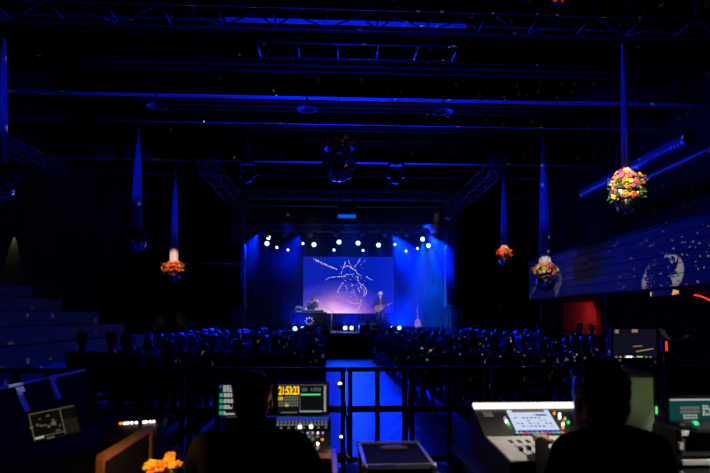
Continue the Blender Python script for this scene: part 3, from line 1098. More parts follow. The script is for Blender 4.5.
# keyboard table with black skirt and emblem
pl, pr = P(293, 312, 25.0), P(326, 312, 25.0)
tz = pl.z - SZ
tw = pr.x - pl.x
tb = thing('keyboard_table', 'table in a black skirt with a white ring emblem on stage left', 'table', ((pl.x + pr.x) / 2, 25.3, SZ))
MB().box((0, 0, tz - 0.025), (tw + 0.08, 0.72, 0.05), bevel=0.01).build('tabletop', M_PLASTIC, tb)
mb = MB()
n = 60
loop = []
hw, hd = tw / 2, 0.32
per = [(-hw, hd), (-hw, -hd), (hw, -hd), (hw, hd)]
for (ax, ay), (bx_, by_) in zip(per, per[1:]):
    for i in range(24):
        t = i / 24
        wv = 0.012 * math.sin(i * 2.1)
        nx, ny = (by_ - ay), -(bx_ - ax)
        l_ = math.hypot(nx, ny)
        loop.append((ax + (bx_ - ax) * t - nx / l_ * wv, ay + (by_ - ay) * t - ny / l_ * wv))
loop.append(per[-1])
lo = [mb.bm.verts.new((a * 1.02, b * 1.02, 0.01)) for a, b in loop]
hi = [mb.bm.verts.new((a, b, tz - 0.05)) for a, b in loop]
for i in range(len(loop) - 1):
    f = mb.bm.faces.new((lo[i], lo[i + 1], hi[i + 1], hi[i]))
    f.smooth = True
mb.build('skirt', M_MATTE, tb)
for sx in (-1, 1):
    for sy in (-1, 1):
        MB().cyl((sx * (hw - 0.08), sy * 0.26, 0), (sx * (hw - 0.08), sy * 0.26, tz - 0.05), 0.02, n=8).build('leg', M_BLACK, tb)
# ring emblem: octagonal band with eight knobs
pe = P(309.3, 321.0, 24.95)
mb = MB()
ex, ez = pe.x - tb.location.x, pe.z - SZ
for k in range(8):
    a0, a1 = 2 * PI * (k + .5) / 8, 2 * PI * (k + 1.5) / 8
    r_ = 0.135
    mb.bar((ex + r_ * math.cos(a0), -0.352, ez + r_ * math.sin(a0)), (ex + r_ * math.cos(a1), -0.352, ez + r_ * math.sin(a1)), 0.012, 0.028)
    am = 2 * PI * k / 8
    mb.box((ex + 0.175 * math.cos(am), -0.352, ez + 0.175 * math.sin(am)), (0.045, 0.012, 0.045), rot=(0, -am + R(45), 0))
mb.build('ring_emblem', mat('white_print', (0.75, 0.75, 0.72), 0.6), tb)
# lights catching emblem come from band_key

# keyboard, small rack, microphone on the table
kb = thing('stage_keyboard', 'keyboard lying on the skirted table in front of the musician', 'keyboard', ((pl.x + pr.x) / 2 + 0.15, 25.35, SZ + tz))
MB().box((0, 0, 0.045), (0.95, 0.3, 0.09), bevel=0.012).build('keyboard_body', M_PLASTIC, kb)
MB().box((0, 0.04, 0.097), (0.85, 0.14, 0.014)).build('white_keys', M_WHITEMETAL, kb)
k2 = MB()
for i in range(24):
    if i % 7 not in (2, 6):
        k2.box((-0.39 + i * 0.034, 0.02, 0.108), (0.014, 0.09, 0.012))
k2.build('black_keys', M_BLACK, kb)
ra = thing('rack_case', 'small black rack case with a round front on the left end of the table', 'case', (pl.x + 0.26, 25.35, SZ + tz))
MB().box((0, 0, 0.12), (0.40, 0.3, 0.24), bevel=0.03).build('case_body', M_PLASTIC, ra)
MB().tube([(0.17 * math.cos(t * PI / 8), -0.155, 0.12 + 0.1 * math.sin(t * PI / 8)) for t in range(16)], 0.010, closed=True).build('pale_edge', M_ALU, ra)
MB().tube([(-0.1, 0, 0.24), (-0.08, 0, 0.28), (0.08, 0, 0.28), (0.1, 0, 0.24)], 0.01).build('handle', M_ALU, ra)

def mic_stand(name, lab, base, tip, boom_from):
    root = thing(name, lab, 'microphone stand', base)
    b = Vector(base)
    bf = Vector(boom_from) - b
    tp = Vector(tip) - b
    MB().cyl((0, 0, 0.02), (0, 0, bf.z), 0.014, n=8).build('pole', M_ALU, root)
    for k in range(3):
        a = 2 * PI * k / 3 + 0.4
        MB().cyl((0, 0, 0.12), (0.3 * math.cos(a), 0.3 * math.sin(a), 0.012), 0.011, n=6).build('leg', M_BLACK, root)
    MB().cyl(bf - (tp - bf) * 0.2, tp, 0.010, n=8).build('boom', M_ALU, root)
    d = (tp - bf).normalized()
    m_ = MB().cyl(tp - d * 0.02, tp + d * 0.13, 0.012, 0.02, n=10).ball(tp + d * 0.15, 0.03)
    m_.build('microphone', M_WHITEMETAL, root)
    return root


hm = P(318.2, 301.5, 25.7)
mic_stand('microphone_stand', 'microphone on a boom reaching to the bent keyboard player', (0.28, 25.75, SZ), tuple(hm + Vector((0.06, 0, -0.03))), (0.28, 25.75, P(327, 311, 25.75).z))
mic_stand('microphone_stand', 'empty upright microphone stand behind the guitar on stage right', (P(421, 325, 27.2).x, 27.2, SZ), tuple(P(419.5, 308, 27.2)), tuple(P(421, 312, 27.2)))

# --- keyboard player: standing, bent over the keys, facing right and towards the hall
def standing(top, trous, shirt, lean_dir, lean, arm_l, arm_r, h=1.0):
    pass


pk = P(311.5, 300, 26.05)
C = []
hipz = 0.90
bx = Vector((0.12, -0.20, 0))                   # lean of the chest, towards the table
for s in (-1, 1):
    C.append(((s * 0.09, 0, 0.92), (s * 0.11, 0.03, 0.5), 0.088, 0.062, M_TROUS))
    C.append(((s * 0.11, 0.03, 0.5), (s * 0.12, 0.06, 0.09), 0.058, 0.042, M_TROUS))
    C.append(((s * 0.12, 0.07, 0.045), (s * 0.13, -0.12, 0.035), 0.042, 0.034, M_BLACK))
    C.append(((s * 0.085, 0, 0.95), (s * 0.10 + bx.x * 0.8, bx.y * 0.8, 1.24), 0.112, 0.118, M_CLOTH3))
    C.append(((s * 0.05 + bx.x, bx.y, 1.30), (s * 0.17 + bx.x, bx.y, 1.31), 0.085, 0.066, M_CLOTH3))
# arms reach to the keys (towards -Y)
for s, ha in ((-1, (-0.12, -0.52, 1.05)), (1, (0.34, -0.50, 1.05))):
    sh = (s * 0.18 + bx.x, bx.y, 1.31)
    el = (s * 0.27 + bx.x, bx.y - 0.12, 1.07)
    C.append((sh, el, 0.054, 0.042, M_CLOTH3))
    C.append((el, ha, 0.040, 0.028, M_SKIN))
    C += hand_caps(ha, (0, -1, -0.25), (0, -0.2, -1), M_SKIN, s)
hc = (bx.x + 0.07, bx.y - 0.12, 1.50)
C.append(((bx.x, bx.y - 0.01, 1.33), (bx.x + 0.05, bx.y - 0.08, 1.45), 0.056, 0.052, M_SKIN))
me = fuse('keyboard_player_body', C, head_parts(hc, M_SKIN, R(-130), R(-22)), 0.012)
kp = bpy.data.objects.new('person', me)
COL.objects.link(kp)
kp.location = (pk.x - 0.08, 26.05, SZ)
tag(kp, 'person in a dark top bending over the keyboard behind the skirted table', 'person')
hair_mesh(hc, M_HAIRD, 'short', R(-130), R(-22)).build('hair', M_HAIRD, kp)

# --- singer with guitar, pale hat and dark suit
ps = P(380.3, 310, 25.5)
C = []
for s in (-1, 1):
    C.append(((s * 0.09, 0, 0.92), (s * 0.115, -0.02, 0.5), 0.09, 0.066, M_TROUS))
    C.append(((s * 0.115, -0.02, 0.5), (s * 0.13, 0.02, 0.09), 0.062, 0.045, M_TROUS))
    C.append(((s * 0.13, 0.03, 0.045), (s * 0.15, -0.16, 0.035), 0.044, 0.036, M_BLACK))
    C.append(((s * 0.085, 0, 0.95), (s * 0.11, 0.0, 1.34), 0.118, 0.12, M_SUIT))
    C.append(((s * 0.06, 0, 1.42), (s * 0.18, 0, 1.43), 0.085, 0.066, M_SUIT))
hl, hr = (-0.07, -0.27, 1.12), (0.30, -0.25, 1.20)
for s, ha, el in ((-1, hl, (-0.31, -0.02, 1.16)), (1, hr, (0.30, -0.03, 1.15))):
    sh = (s * 0.20, 0, 1.43)
    C.append((sh, el, 0.058, 0.046, M_SUIT))
    C.append((el, ha, 0.044, 0.03, M_SUIT if s < 0 else M_SUIT))
C += hand_caps(hl, (0.8, -0.2, -0.55), (0.1, 0.9, -0.3), M_SKIN, -1)
C += hand_caps(hr, (0.35, -0.35, 0.6), (-0.5, 0.7, 0.0), M_SKIN, 1)
hc = (0.0, -0.03, 1.66)
C.append(((0, 0, 1.44), (0, -0.02, 1.58), 0.06, 0.056, M_SKIN))
me = fuse('singer_body', C, head_parts(hc, M_SKIN, R(180), R(0)), 0.011)
sg = bpy.data.objects.new('person', me)
COL.objects.link(sg)
sg.location = (ps.x, 25.5, SZ)
tag(sg, 'person in a pale brimmed hat and dark suit playing a guitar at the stage front', 'person')
MB().lathe([(0.18, 0.055), (0.175, 0.045), (0.105, 0.06), (0.1, 0.12), (0.09, 0.165), (0.05, 0.17), (0.001, 0.155)], hc, None, 24).build('hat', M_HAT, sg)
hair_mesh(hc, M_HAIRG, 'bob', R(180), 0).build('hair', M_HAIRG, sg)
MB().prism([(-0.035, -0.125, 1.40), (0.035, -0.125, 1.40), (0.02, -0.135, 1.0), (-0.02, -0.135, 1.0)], (0, -0.012, 0)).build('shirt_front', M_CLOTH2, sg)
mb = MB()
mb.ball((0, -0.10, 1.585), (0.05, 0.035, 0.05), None, 2)
mb.build('beard', M_HAIRG, sg)


def guitar(name, lab, loc, rot, body_col):
    root = thing(name, lab, 'guitar', loc)
    root.rotation_euler = rot
    out = []
    for i in range(40):
        t = 2 * PI * i / 40
        z = -0.24 * math.cos(t)
        u = (z + 0.24) / 0.48
        r_ = 0.205 * (1 - u) + 0.15 * u
        wd = math.sin(t) * (r_ * (1 - 0.30 * math.exp(-((u - 0.58) / 0.16) ** 2)))
        out.append((wd, -0.05, z))
    MB().prism(out, (0, 0.10, 0)).build('guitar_body', body_col, root)
    MB().box((0, -0.058, 0.44), (0.05, 0.022, 0.46), bevel=0.004).build('neck', M_WOOD, root)
    MB().box((0, -0.052, 0.74), (0.075, 0.018, 0.16), bevel=0.006).build('headstock', M_WOOD, root)
    MB().cyl((0, -0.052, 0.06), (0, -0.0495, 0.06), 0.05, n=20).build('sound_hole', M_BLACK, root)
    MB().box((0, -0.058, -0.11), (0.13, 0.016, 0.025)).build('bridge', M_WOOD, root)
    return root


guitar('acoustic_guitar', 'brown acoustic guitar held at the waist by the singer', (ps.x - 0.08, 25.5 - 0.235, SZ + 1.08), (R(0), R(66), 0), M_DARKWOOD)
g0 = P(417.5, 324.5, 26.6)
guitar('acoustic_guitar', 'honey coloured acoustic guitar upright on a stand at stage right', (g0.x, 26.55, SZ + 0.36), (R(-10), 0, 0), M_HONEY)
gs = thing('guitar_stand', 'small black stand under the honey coloured guitar', 'stand', (g0.x, 26.72, SZ))
MB().cyl((0, 0.0, 0.28), (0, 0.0, 0.62), 0.012, n=6).build('pole', M_BLACK, gs)
for k in range(3):
    a = 2 * PI * k / 3 + PI / 2
    MB().cyl((0, 0, 0.3), (0.22 * math.cos(a), 0.18 * math.sin(a), 0.012), 0.011, n=6).build('leg', M_BLACK, gs)
MB().tube([(-0.13, -0.27, 0.09), (-0.12, -0.1, 0.09), (0, 0, 0.28), (0.12, -0.1, 0.09), (0.13, -0.27, 0.09)], 0.010).build('cradle', M_BLACK, gs)
spot('guitar_key', (4.6, 21.5, 6.9), (4.3, 26.6, 1.6), 1800, (1.0, 0.7, 0.45), 9, 0.7, 0.05, 0.0)

# monitor wedges, subwoofers
def wedge(x, y, wd, ht, dp, lab):
    root = thing('stage_monitor', lab, 'monitor speaker', (x, y, SZ))
    MB().prism([(-wd / 2, -dp / 2, 0), (-wd / 2, dp / 2, 0), (-wd / 2, dp * 0.2, ht), (-wd / 2, -dp * 0.42, ht)], (wd, 0, 0)).build('cabinet', M_PLASTIC, root)
    MB().prism([(-wd * 0.45, dp * 0.5, 0.03), (-wd * 0.45, dp * 0.5 + 0.02, 0.03), (-wd * 0.45, dp * 0.22 + 0.02, ht * 0.93), (-wd * 0.45, dp * 0.22, ht * 0.93)], (wd * 0.9, 0, 0)).build('grille', M_MATTE, root)
    MB().box((0, -dp * 0.48, ht * 0.6), (0.16, 0.012, 0.06)).build('handle', M_BLACK, root)


for px0, px1, yy, py, lab in ((359, 371, 24.5, 325, 'black wedge monitor at the stage lip left of the singer'), (371.5, 383, 24.45, 325.2, 'black wedge monitor at the feet of the singer'), (316, 328, 24.45, 325, 'black wedge monitor in front of the keyboard table')):
    a, b = P(px0, py, yy), P(px1, py, yy)
    wedge((a.x + b.x) / 2, yy, b.x - a.x, a.z - SZ, 0.48, lab)
for px0, px1, lab in ((316.5, 330.5, 'black subwoofer with lit edge in front of the stage left of the aisle'), (369.5, 383.5, 'black subwoofer with lit edge in front of the stage right of the aisle')):
    a, b = P(px0, 329, 23.6), P(px1, 329, 23.6)
    root = thing('subwoofer', lab, 'loudspeaker', ((a.x + b.x) / 2, 23.65, 0))
    wd, ht = b.x - a.x, a.z
    MB().box((0, 0, ht / 2), (wd, 0.5, ht), bevel=0.02).build('cabinet', M_PLASTIC, root)
    MB().box((0, -0.255, ht / 2), (wd - 0.1, 0.014, ht - 0.12)).build('grille', M_MATTE, root)
    MB().tube([(-wd / 2 + .01, -0.25, 0.02), (-wd / 2 + .01, -0.25, ht - 0.01), (wd / 2 - .01, -0.25, ht - 0.01), (wd / 2 - .01, -0.25, 0.02)], 0.012).build('pale_edge', M_ALU, root)  # pale tube stands in for blue light along the cabinet edges

# ================================================================ hanging flower balls
def mirror_ball(r):
    mb = MB()
    nz_, na = 18, 36
    for i in range(nz_):
        t0, t1 = PI * i / nz_ - PI / 2, PI * (i + 1) / nz_ - PI / 2
        for k in range(na):
            a0, a1 = 2 * PI * k / na, 2 * PI * (k + 1) / na
            g = 0.04
            ta, tb_ = t0 + (t1 - t0) * g, t1 - (t1 - t0) * g
            aa, ab = a0 + (a1 - a0) * g, a1 - (a1 - a0) * g
            q = [Vector((math.cos(t) * math.cos(a), math.cos(t) * math.sin(a), math.sin(t))) * r for t, a in ((ta, aa), (ta, ab), (tb_, ab), (tb_, aa))]
            if (q[2] - q[3]).length < 1e-5 or (q[0] - q[1]).length < 1e-5:
                continue
            mb.bm.faces.new([mb.bm.verts.new(v) for v in q])
    mb.ball((0, 0, 0), r * 0.975, M_BLACK, 3)
    i0 = mb.mats.index(M_BLACK)
    mb.mats = [M_MIRROR, M_BLACK]
    bl = set()
    for f in mb.bm.faces:
        if len(f.verts) == 4:
            f.material_index = 0
        else:
            f.material_index = 1
    return mb


def flower(mb, c, r, m, nrm):
    """Round blossom: ring of overlapping petals round a raised heart."""
    q = Vector(nrm).to_track_quat('Z', 'Y').to_matrix()
    for k in range(6):
        a = 2 * PI * k / 6
        d = q @ Vector((math.cos(a) * 0.62 * r, math.sin(a) * 0.62 * r, 0.10 * r))
        mb.ball(Vector(c) + d, (r * 0.46, r * 0.40, r * 0.26), m, 1, True, (0.5 * math.sin(a), -0.5 * math.cos(a), a))
    mb.ball(Vector(c) + q @ Vector((0, 0, 0.2 * r)), r * 0.36, m, 1)


def garland(seed, r_in, r_out, n, weights, height, fs=1.0):
    g = random.Random(seed)
    mb = MB()
    for m in FLOW:
        mb._mi(m)
    for i in range(n):
        a = g.uniform(0, 2 * PI)
        el = g.uniform(-0.55, 1.0)
        rr = g.uniform(r_in, r_out) * (1 - 0.45 * max(0, el) ** 2)
        c = Vector((rr * math.cos(a), rr * math.sin(a), el * height))
        m = g.choices(FLOW, weights)[0]
        nrm = Vector((math.cos(a), math.sin(a), el * 0.9))
        flower(mb, c, g.uniform(0.05, 0.085) * fs, m, nrm)
    for i in range(int(n * 0.7)):
        a = g.uniform(0, 2 * PI)
        el = g.uniform(-0.8, 1.0)
        rr = g.uniform(r_out * 0.8, r_out * 1.22)
        c = Vector((rr * math.cos(a), rr * math.sin(a), el * height))
        mb.ball(c, (0.05 * fs, 0.012 * fs, 0.02 * fs), M_LEAF, 1, True, (g.uniform(-1, 1), g.uniform(-1, 1), a))
    # woven hoop that carries the flowers
    mb.tube([((r_in + 0.02) * math.cos(2 * PI * k / 20), (r_in + 0.02) * math.sin(2 * PI * k / 20), 0) for k in range(20)], 0.05 * fs, M_LEAF, 6, True)
    return mb


def drape_mesh(H, r_top, r_bot):
    mb = MB()
    n = 40
    rings = []
    for j in range(22):
        t = j / 21
        r_ = r_top + (r_bot - r_top) * (1 - (1 - t) ** 1.6)
        ring = []
        for k in range(n):
            a = 2 * PI * k / n
            rr = r_ * (1 + 0.13 * math.sin(a * 7 + 0.4 * math.sin(t * 3)) * min(1, t * 3 + .2))
            ring.append(mb.bm.verts.new((rr * math.cos(a), rr * math.sin(a), -t * H)))
        rings.append(ring)
    for A, B in zip(rings, rings[1:]):
        for k in range(n):
            f = mb.bm.faces.new((A[k], B[k], B[(k + 1) % n], A[(k + 1) % n]))
            f.smooth = True
    return mb


def chandelier(px, py_fl, Y, ball_r, fl_r, py_top, lab, weights, nfl=70, drape=True, ball_dy=None, height=0.2, rb=0.13, fs=1.0):
    c = P(px, py_fl, Y)
    root = thing('flower_mirror_ball', lab, 'hanging decoration', c, 0, 'flower mirror balls hanging in the hall')
    bz = -(ball_dy if ball_dy is not None else 0.25)
    mirror_ball(ball_r).build('mirror_ball', None, root, (0, 0, bz))
    g_ = garland(int(px * 7), ball_r * 0.75, fl_r, nfl, weights, height, fs).build('flower_garland', None, root, (0, 0, 0.02))
    g_['kind'] = 'stuff'
    top = P(px, py_top, Y).z - c.z
    top = min(top, HZ - 0.07 - c.z)
    if drape:
        drape_mesh(top - 0.1, 0.02, rb).build('drape', M_DRAPE, root, (0, 0, top))
    MB().cyl((0, 0, bz + ball_r * 0.96), (0, 0, HZ - 0.06 - c.z), 0.01, n=6).build('suspension_cable', M_BLACK, root)
    return c


WRED = (8, 6, 1.5, 1.2, 0.5, 0.5)
WMIX = (3, 4, 3, 3.5, 1.4, 2)
WDARK = (2, 1, 0.3, 1, 0.2, 6)
cA = chandelier(-1, 177, 11.2, 0.30, 0.42, 38, 'dim flower mirror ball with blue drape at the left edge', WDARK, 70, ball_dy=0.2, rb=0.13)
cB = chandelier(136, 236, 16.5, 0.30, 0.36, 127, 'dim flower mirror ball above the left benches, drape all blue', WDARK, 60, ball_dy=0.22, rb=0.15)
cC = chandelier(173.6, 269, 20.6, 0.25, 0.42, 166, 'red and orange flower mirror ball left, drape pale pink near the flowers', WRED, 90, ball_dy=0.30, height=0.24, rb=0.14)
cD = chandelier(339, 148, 11.6, 0.36, 0.40, 124, 'large bare mirror ball hanging at the centre before the beams', WDARK, 40, False, 0.36, 0.2)
cE = chandelier(504.5, 254, 21.4, 0.22, 0.32, 172, 'small red and orange flower mirror ball right of the stage', WRED, 70, ball_dy=0.27, height=0.19, rb=0.14)
cF = chandelier(545.3, 271, 17.0, 0.30, 0.38, 137, 'pink and orange flower mirror ball before the far end of the balcony', WMIX, 75, ball_dy=0.34, height=0.2, rb=0.16)
cG = chandelier(626.8, 189, 8.0, 0.17, 0.245, 44, 'largest flower mirror ball with mixed bright flowers before the ducts', WMIX, 120, ball_dy=0.21, height=0.245, rb=0.06, fs=0.62)
# fixtureless blue spots added to light the drapes
for c, pw, topz in ((cA, 650, 7.4), (cB, 850, 7.2), (cC, 750, 7.0), (cE, 650, 7.0), (cF, 950, 7.0), (cG, 520, 5.6)):
    src = Vector((c.x * 0.45, c.y - 6.0, 5.2)) if c.y > 9 else Vector((-1.5, 5.5, 4.2))
    spot('drape_light', src, (c.x, c.y, (c.z + 0.25 + topz) / 2 + 0.3), pw, (0.0, 0.012, 1.0), 20, 0.9, 0.06)
# white spots on the flowers
wG = PX(661, 277, BX)
dG = (cG + Vector((0, 0, -0.05)) - wG).normalized()
spot('flower_spot', cG + dG * 12.0, wG + Vector((0, -0.05, 0)), 21000, (1.0, 0.86, 0.66), 3.2, 0.12, 0.02)
spot('flower_spot', (cF.x - 3.3, cF.y - 9.5, 6.3), (cF.x, cF.y, cF.z - 0.1), 3600, (1.0, 0.85, 0.65), 5.6, 0.25, 0.02)
spot('flower_spot', (cC.x + 2.0, cC.y - 7.0, 6.9), (cC.x, cC.y, cC.z + 0.15), 4200, (1.0, 0.55, 0.34), 7.5, 0.6, 0.03)
spot('flower_spot', (cE.x - 2.6, cE.y - 7.0, 6.9), (cE.x, cE.y, cE.z - 0.05), 4000, (1.0, 0.55, 0.34), 5.2, 0.6, 0.03)
spot('flower_spot', (cD.x + 1.0, cD.y - 3.0, 7.2), (cD.x, cD.y, cD.z - 0.3), 8, (1.0, 0.3, 0.2), 20, 0.6, 0.03)


def speckle_light(name, loc, power, thresh, scale, seed, up_only=False):
    """Light thrown about the hall in small dots, as the tiles of a turning mirror ball throw it."""
    o = point(name, loc, power, (1.0, 0.95, 0.9), 0.0, 0.0)
    l = o.data
    l.use_nodes = True
    nt = l.node_tree
    em = nt.nodes['Emission']
    tc = nt.nodes.new('ShaderNodeTexCoord')
    vo = nt.nodes.new('ShaderNodeTexVoronoi')
    vo.inputs['Scale'].default_value = scale
    vo.inputs['Randomness'].default_value = 0.9
    lt = nt.nodes.new('ShaderNodeMath')
    lt.operation = 'LESS_THAN'
    lt.inputs[1].default_value = thresh
    mp = nt.nodes.new('ShaderNodeMapping')
    mp.inputs['Rotation'].default_value = (seed, seed * 1.7, seed * 0.6)
    nt.links.new(tc.outputs['Normal'], mp.inputs[0])
    nt.links.new(mp.outputs[0], vo.inputs['Vector'])
    nt.links.new(vo.outputs['Distance'], lt.inputs[0])
    if up_only:      # lower directions masked to keep the dots off the audience
        sz = nt.nodes.new('ShaderNodeSeparateXYZ')
        nt.links.new(tc.outputs['Normal'], sz.inputs[0])
        gt = nt.nodes.new('ShaderNodeMath')
        gt.operation = 'GREATER_THAN'
        gt.inputs[1].default_value = 0.05
        nt.links.new(sz.outputs['Z'], gt.inputs[0])
        mu = nt.nodes.new('ShaderNodeMath')
        mu.operation = 'MULTIPLY'
        nt.links.new(lt.outputs[0], mu.inputs[0])
        nt.links.new(gt.outputs[0], mu.inputs[1])
        nt.links.new(mu.outputs[0], em.inputs['Strength'])
    else:
        nt.links.new(lt.outputs[0], em.inputs['Strength'])
    return o


speckle_light('mirror_ball_dots', cG + Vector((-0.5, 0.6, -0.62)), 380, 0.2, 30, 0.4)
speckle_light('mirror_ball_dots', cD + Vector((0, 0.5, -0.8)), 6000, 0.05, 12, 1.1, True)

# ================================================================ the seated audience
crng = random.Random(21)
KINDS = [  # hair kind, hair material, top, arms, words
    ('short', M_HAIRD, M_CLOTH1, 'lap', 'short dark hair and dark jacket', 0.19),
    ('long', M_HAIRB, M_CLOTH2, 'lap', 'long brown hair and grey top', 0.165),
    ('bald', M_HAIRG, M_CLOTH3, 'crossed', 'thin grey hair and navy top', 0.195),
    ('ponytail', M_HAIRL, M_CLOTH1, 'lap', 'fair ponytail and dark jacket', 0.165),
    ('bob', M_HAIRB, M_CLOTH3, 'lap', 'bobbed brown hair and navy top', 0.165),
    ('short', M_HAIRG, M_CLOTH2, 'crossed', 'short grey hair and grey top', 0.19),
    ('bun', M_HAIRD, M_CLOTH2, 'lap', 'dark bun and grey top', 0.165),
    ('short', M_HAIRB, M_CLOTH3, 'lap', 'short brown hair and navy top', 0.20),
]
PROTO = []
for i, (hk, hm_, top, arms, words_, shw) in enumerate(KINDS):
    C, hc = seated_caps(top, M_TROUS, arms, shw)
    turn, nod = crng.uniform(-0.25, 0.25), crng.uniform(-0.12, 0.06)
    me = fuse('audience_body', C, head_parts(hc, M_SKIN, turn, nod), 0.02, 3)
    hme = hair_mesh(hc, hm_, hk, turn, nod, 1.0).build('hair', hm_)
    hdat = hme.data
    bpy.data.objects.remove(hme)
    PROTO.append((me, hdat, words_))


def chair_proto():
    root = thing('stacking_chair', 'x', 'chair', (0, 0, 0))
    MB().box((0, 0.02, 0.40), (0.44, 0.42, 0.04), bevel=0.012).build('seat', M_CLOTH1, root)
    MB().box((0, -0.215, 0.70), (0.42, 0.03, 0.30), rot=(R(6), 0, 0), bevel=0.012).build('backrest', M_CLOTH1, root)
    for sx in (-1, 1):
        MB().cyl((sx * 0.2, 0.2, 0.39), (sx * 0.21, 0.22, 0), 0.012, n=6).build('leg', M_ALU, root)
        MB().tube([(sx * 0.21, -0.25, 0), (sx * 0.2, -0.19, 0.40), (sx * 0.2, -0.225, 0.80)], 0.012, n=6).build('leg', M_ALU, root)
    return root


CH0 = chair_proto()
CH_KIDS = list(CH0.children)
first_chair = [True]


def put_chair(loc, rz, lab, grp):
    if first_chair[0]:
        first_chair[0] = False
        c = CH0
    else:
        c = CH0.copy()
        COL.objects.link(c)
        for ch in CH_KIDS:
            d = ch.copy()
            COL.objects.link(d)
            d.parent = c
    c.location = loc
    c.rotation_euler = (0, 0, rz)
    c['label'] = lab
    c['group'] = grp


def put_person(k, loc, rz, sc, lab, grp):
    me, hd, wd = PROTO[k]
    o = bpy.data.objects.new('person', me)
    COL.objects.link(o)
    o.location = loc
    o.rotation_euler = (0, 0, rz)
    o.scale = (sc, sc, sc)
    tag(o, lab, 'person', grp)
    h = bpy.data.objects.new('hair', hd)
    COL.objects.link(h)
    h.parent = o


ROWY = [9.9 + 0.98 * i for i in range(13)]
last = None
for ri, y in enumerate(ROWY):
    for side in ('left', 'right'):
        n = 7
        for si in range(n):
            if side == 'left':
                x = -0.25 - 0.62 * si
            else:
                x = 2.05 + 0.62 * si
                if ri == 0 and si == 0:
                    continue
            if side == 'left' and ri == 0 and si > 4:
                continue
            if ri == 12 and (si > 5):
                continue
            empty = crng.random() < (0.30 if ri < 3 else 0.14)
            x += crng.uniform(-0.04, 0.04)
            yy = y + crng.uniform(-0.06, 0.06)
            rz = math.atan2(-(SCX - x), 27 - y) * 0.8 + crng.uniform(-0.06, 0.06)
            where = '%s seat from aisle, %s row from barrier, %s block' % (ORD[si], ORD[ri], side)
            put_chair((x, yy, 0), rz, 'black chair, ' + where, 'audience chairs')
            if empty:
                continue
            k = crng.randrange(len(KINDS))
            if k == last:
                k = (k + 3) % len(KINDS)
            last = k
            put_person(k, (x, yy, 0.0), rz + crng.uniform(-0.08, 0.08), crng.uniform(0.91, 1.02), 'person with %s, %s' % (KINDS[k][4].split(' and ')[0], where), 'seated audience')
# a few people off to the sides
for i, (px, Y, lab) in enumerate([(83, 9.75, 'dark seated person far left by the stepped benches'), (112, 9.45, 'dark seated person second from the stepped benches'), (127, 8.6, 'dark seated person third from the stepped benches'),
                                  (539, 18.3, 'seated person right of the crowd, nearest the crowd under the balcony'), (557, 18.3, 'seated person in the middle below the balcony, left of the red curtain'),
                                  (580, 18.2, 'seated person below the left edge of the red curtain'), (592, 16.8, 'seated person before the right half of the red curtain')]):
    p = P(px, 340, Y)
    put_chair((p.x, Y, 0), 0.1, 'black chair under ' + lab.replace('nearest the crowd ', ''), 'chairs at the sides')
    put_person((i * 3) % len(KINDS), (p.x, Y, 0), 0.12 - 0.05 * i, 1.08 if i < 3 else 1.12, lab, 'people seated at the sides')
# ================================================================ crowd barrier
BY = 6.6


def barrier(x0, x1, lab, sheet, nb=3):
    root = thing('barrier_panel', lab, 'barrier', ((x0 + x1) / 2, BY, 0), 0, 'black barrier panels before the mixing desks')
    hw_ = (x1 - x0) / 2 - 0.003
    MB().box((0, 0, 1.10), (2 * hw_, 0.09, 0.05), bevel=0.01).build('top_rail', M_BLACK, root)
    MB().box((0, 0, 0.64), (2 * hw_, 0.05, 0.07)).build('middle_rail', M_BLACK, root)
    MB().box((0, 0, 0.06), (2 * hw_, 0.05, 0.06)).build('bottom_rail', M_BLACK, root)
    for i in range(nb + 1):
        xx = -hw_ + 0.04 + (2 * hw_ - 0.08) * i / nb
        wd_ = 0.05 if i in (0, nb) else 0.05
        MB().box((xx, 0, 0.54), (wd_, 0.06, 1.08)).build('post', M_BLACK, root)
    if sheet:
        mb = MB()
        nx, nz = 28, 14
        g = [[mb.bm.verts.new((-hw_ + 0.03 + (2 * hw_ - 0.06) * i / nx, 0.06 + 0.018 * math.sin(i * 1.3 + j * 0.7) + 0.012 * math.sin(i * 0.37 - j * 1.9), 0.07 + 1.0 * j / nz)) for j in range(nz + 1)] for i in range(nx + 1)]
        for i in range(nx):
            for j in range(nz):
                f = mb.bm.faces.new((g[i][j], g[i + 1][j], g[i + 1][j + 1], g[i][j + 1]))
                f.smooth = True
        mb.build('plastic_sheet', M_SHEET, root)
    # rear brace
    MB().bar((-hw_ + 0.04, 0.03, 0.95), (-hw_ + 0.04, 0.55, 0.02), 0.04, 0.03).bar((-hw_ + 0.04, 0.0, 0.02), (-hw_ + 0.04, 0.58, 0.02), 0.04, 0.03).build('brace', M_BLACK, root)
    return root


def bxp(px):
    return P(px, 400, BY).x


xs = [-3.9, -2.75, -1.6, -0.55, bxp(346.5), bxp(408), bxp(490), bxp(575), bxp(660), bxp(750)]
blabs2 = ['black barrier panel furthest left below the benches', 'black barrier panel left of the lit white keys', 'black barrier panel behind the lit white keys', 'black barrier panel behind the lighting operator',
          'open black barrier panel in front of the bright blue aisle', 'sheeted barrier panel right of the blue aisle', 'sheeted barrier panel behind the digital mixer', 'sheeted barrier panel behind the right operator', 'black barrier panel at the right end']
xs2 = xs
for i in range(len(xs2) - 1):
    barrier(xs2[i], xs2[i + 1], blabs2[i], i not in (4,), 2 if i in (4, 5) else 3)

# ================================================================ mixing position
def table(x0, x1, y0, y1, z, lab):
    root = thing('work_table', lab, 'table', ((x0 + x1) / 2, (y0 + y1) / 2, 0))
    a, b = (x1 - x0), (y1 - y0)
    MB().box((0, 0, z - 0.02), (a, b, 0.04), bevel=0.006).build('tabletop', M_BLACK, root)
    for sx in (-1, 1):
        for sy in (-1, 1):
            MB().box((sx * (a / 2 - 0.05), sy * (b / 2 - 0.05), (z - 0.04) / 2), (0.05, 0.05, z - 0.04)).build('leg', M_BLACK, root)


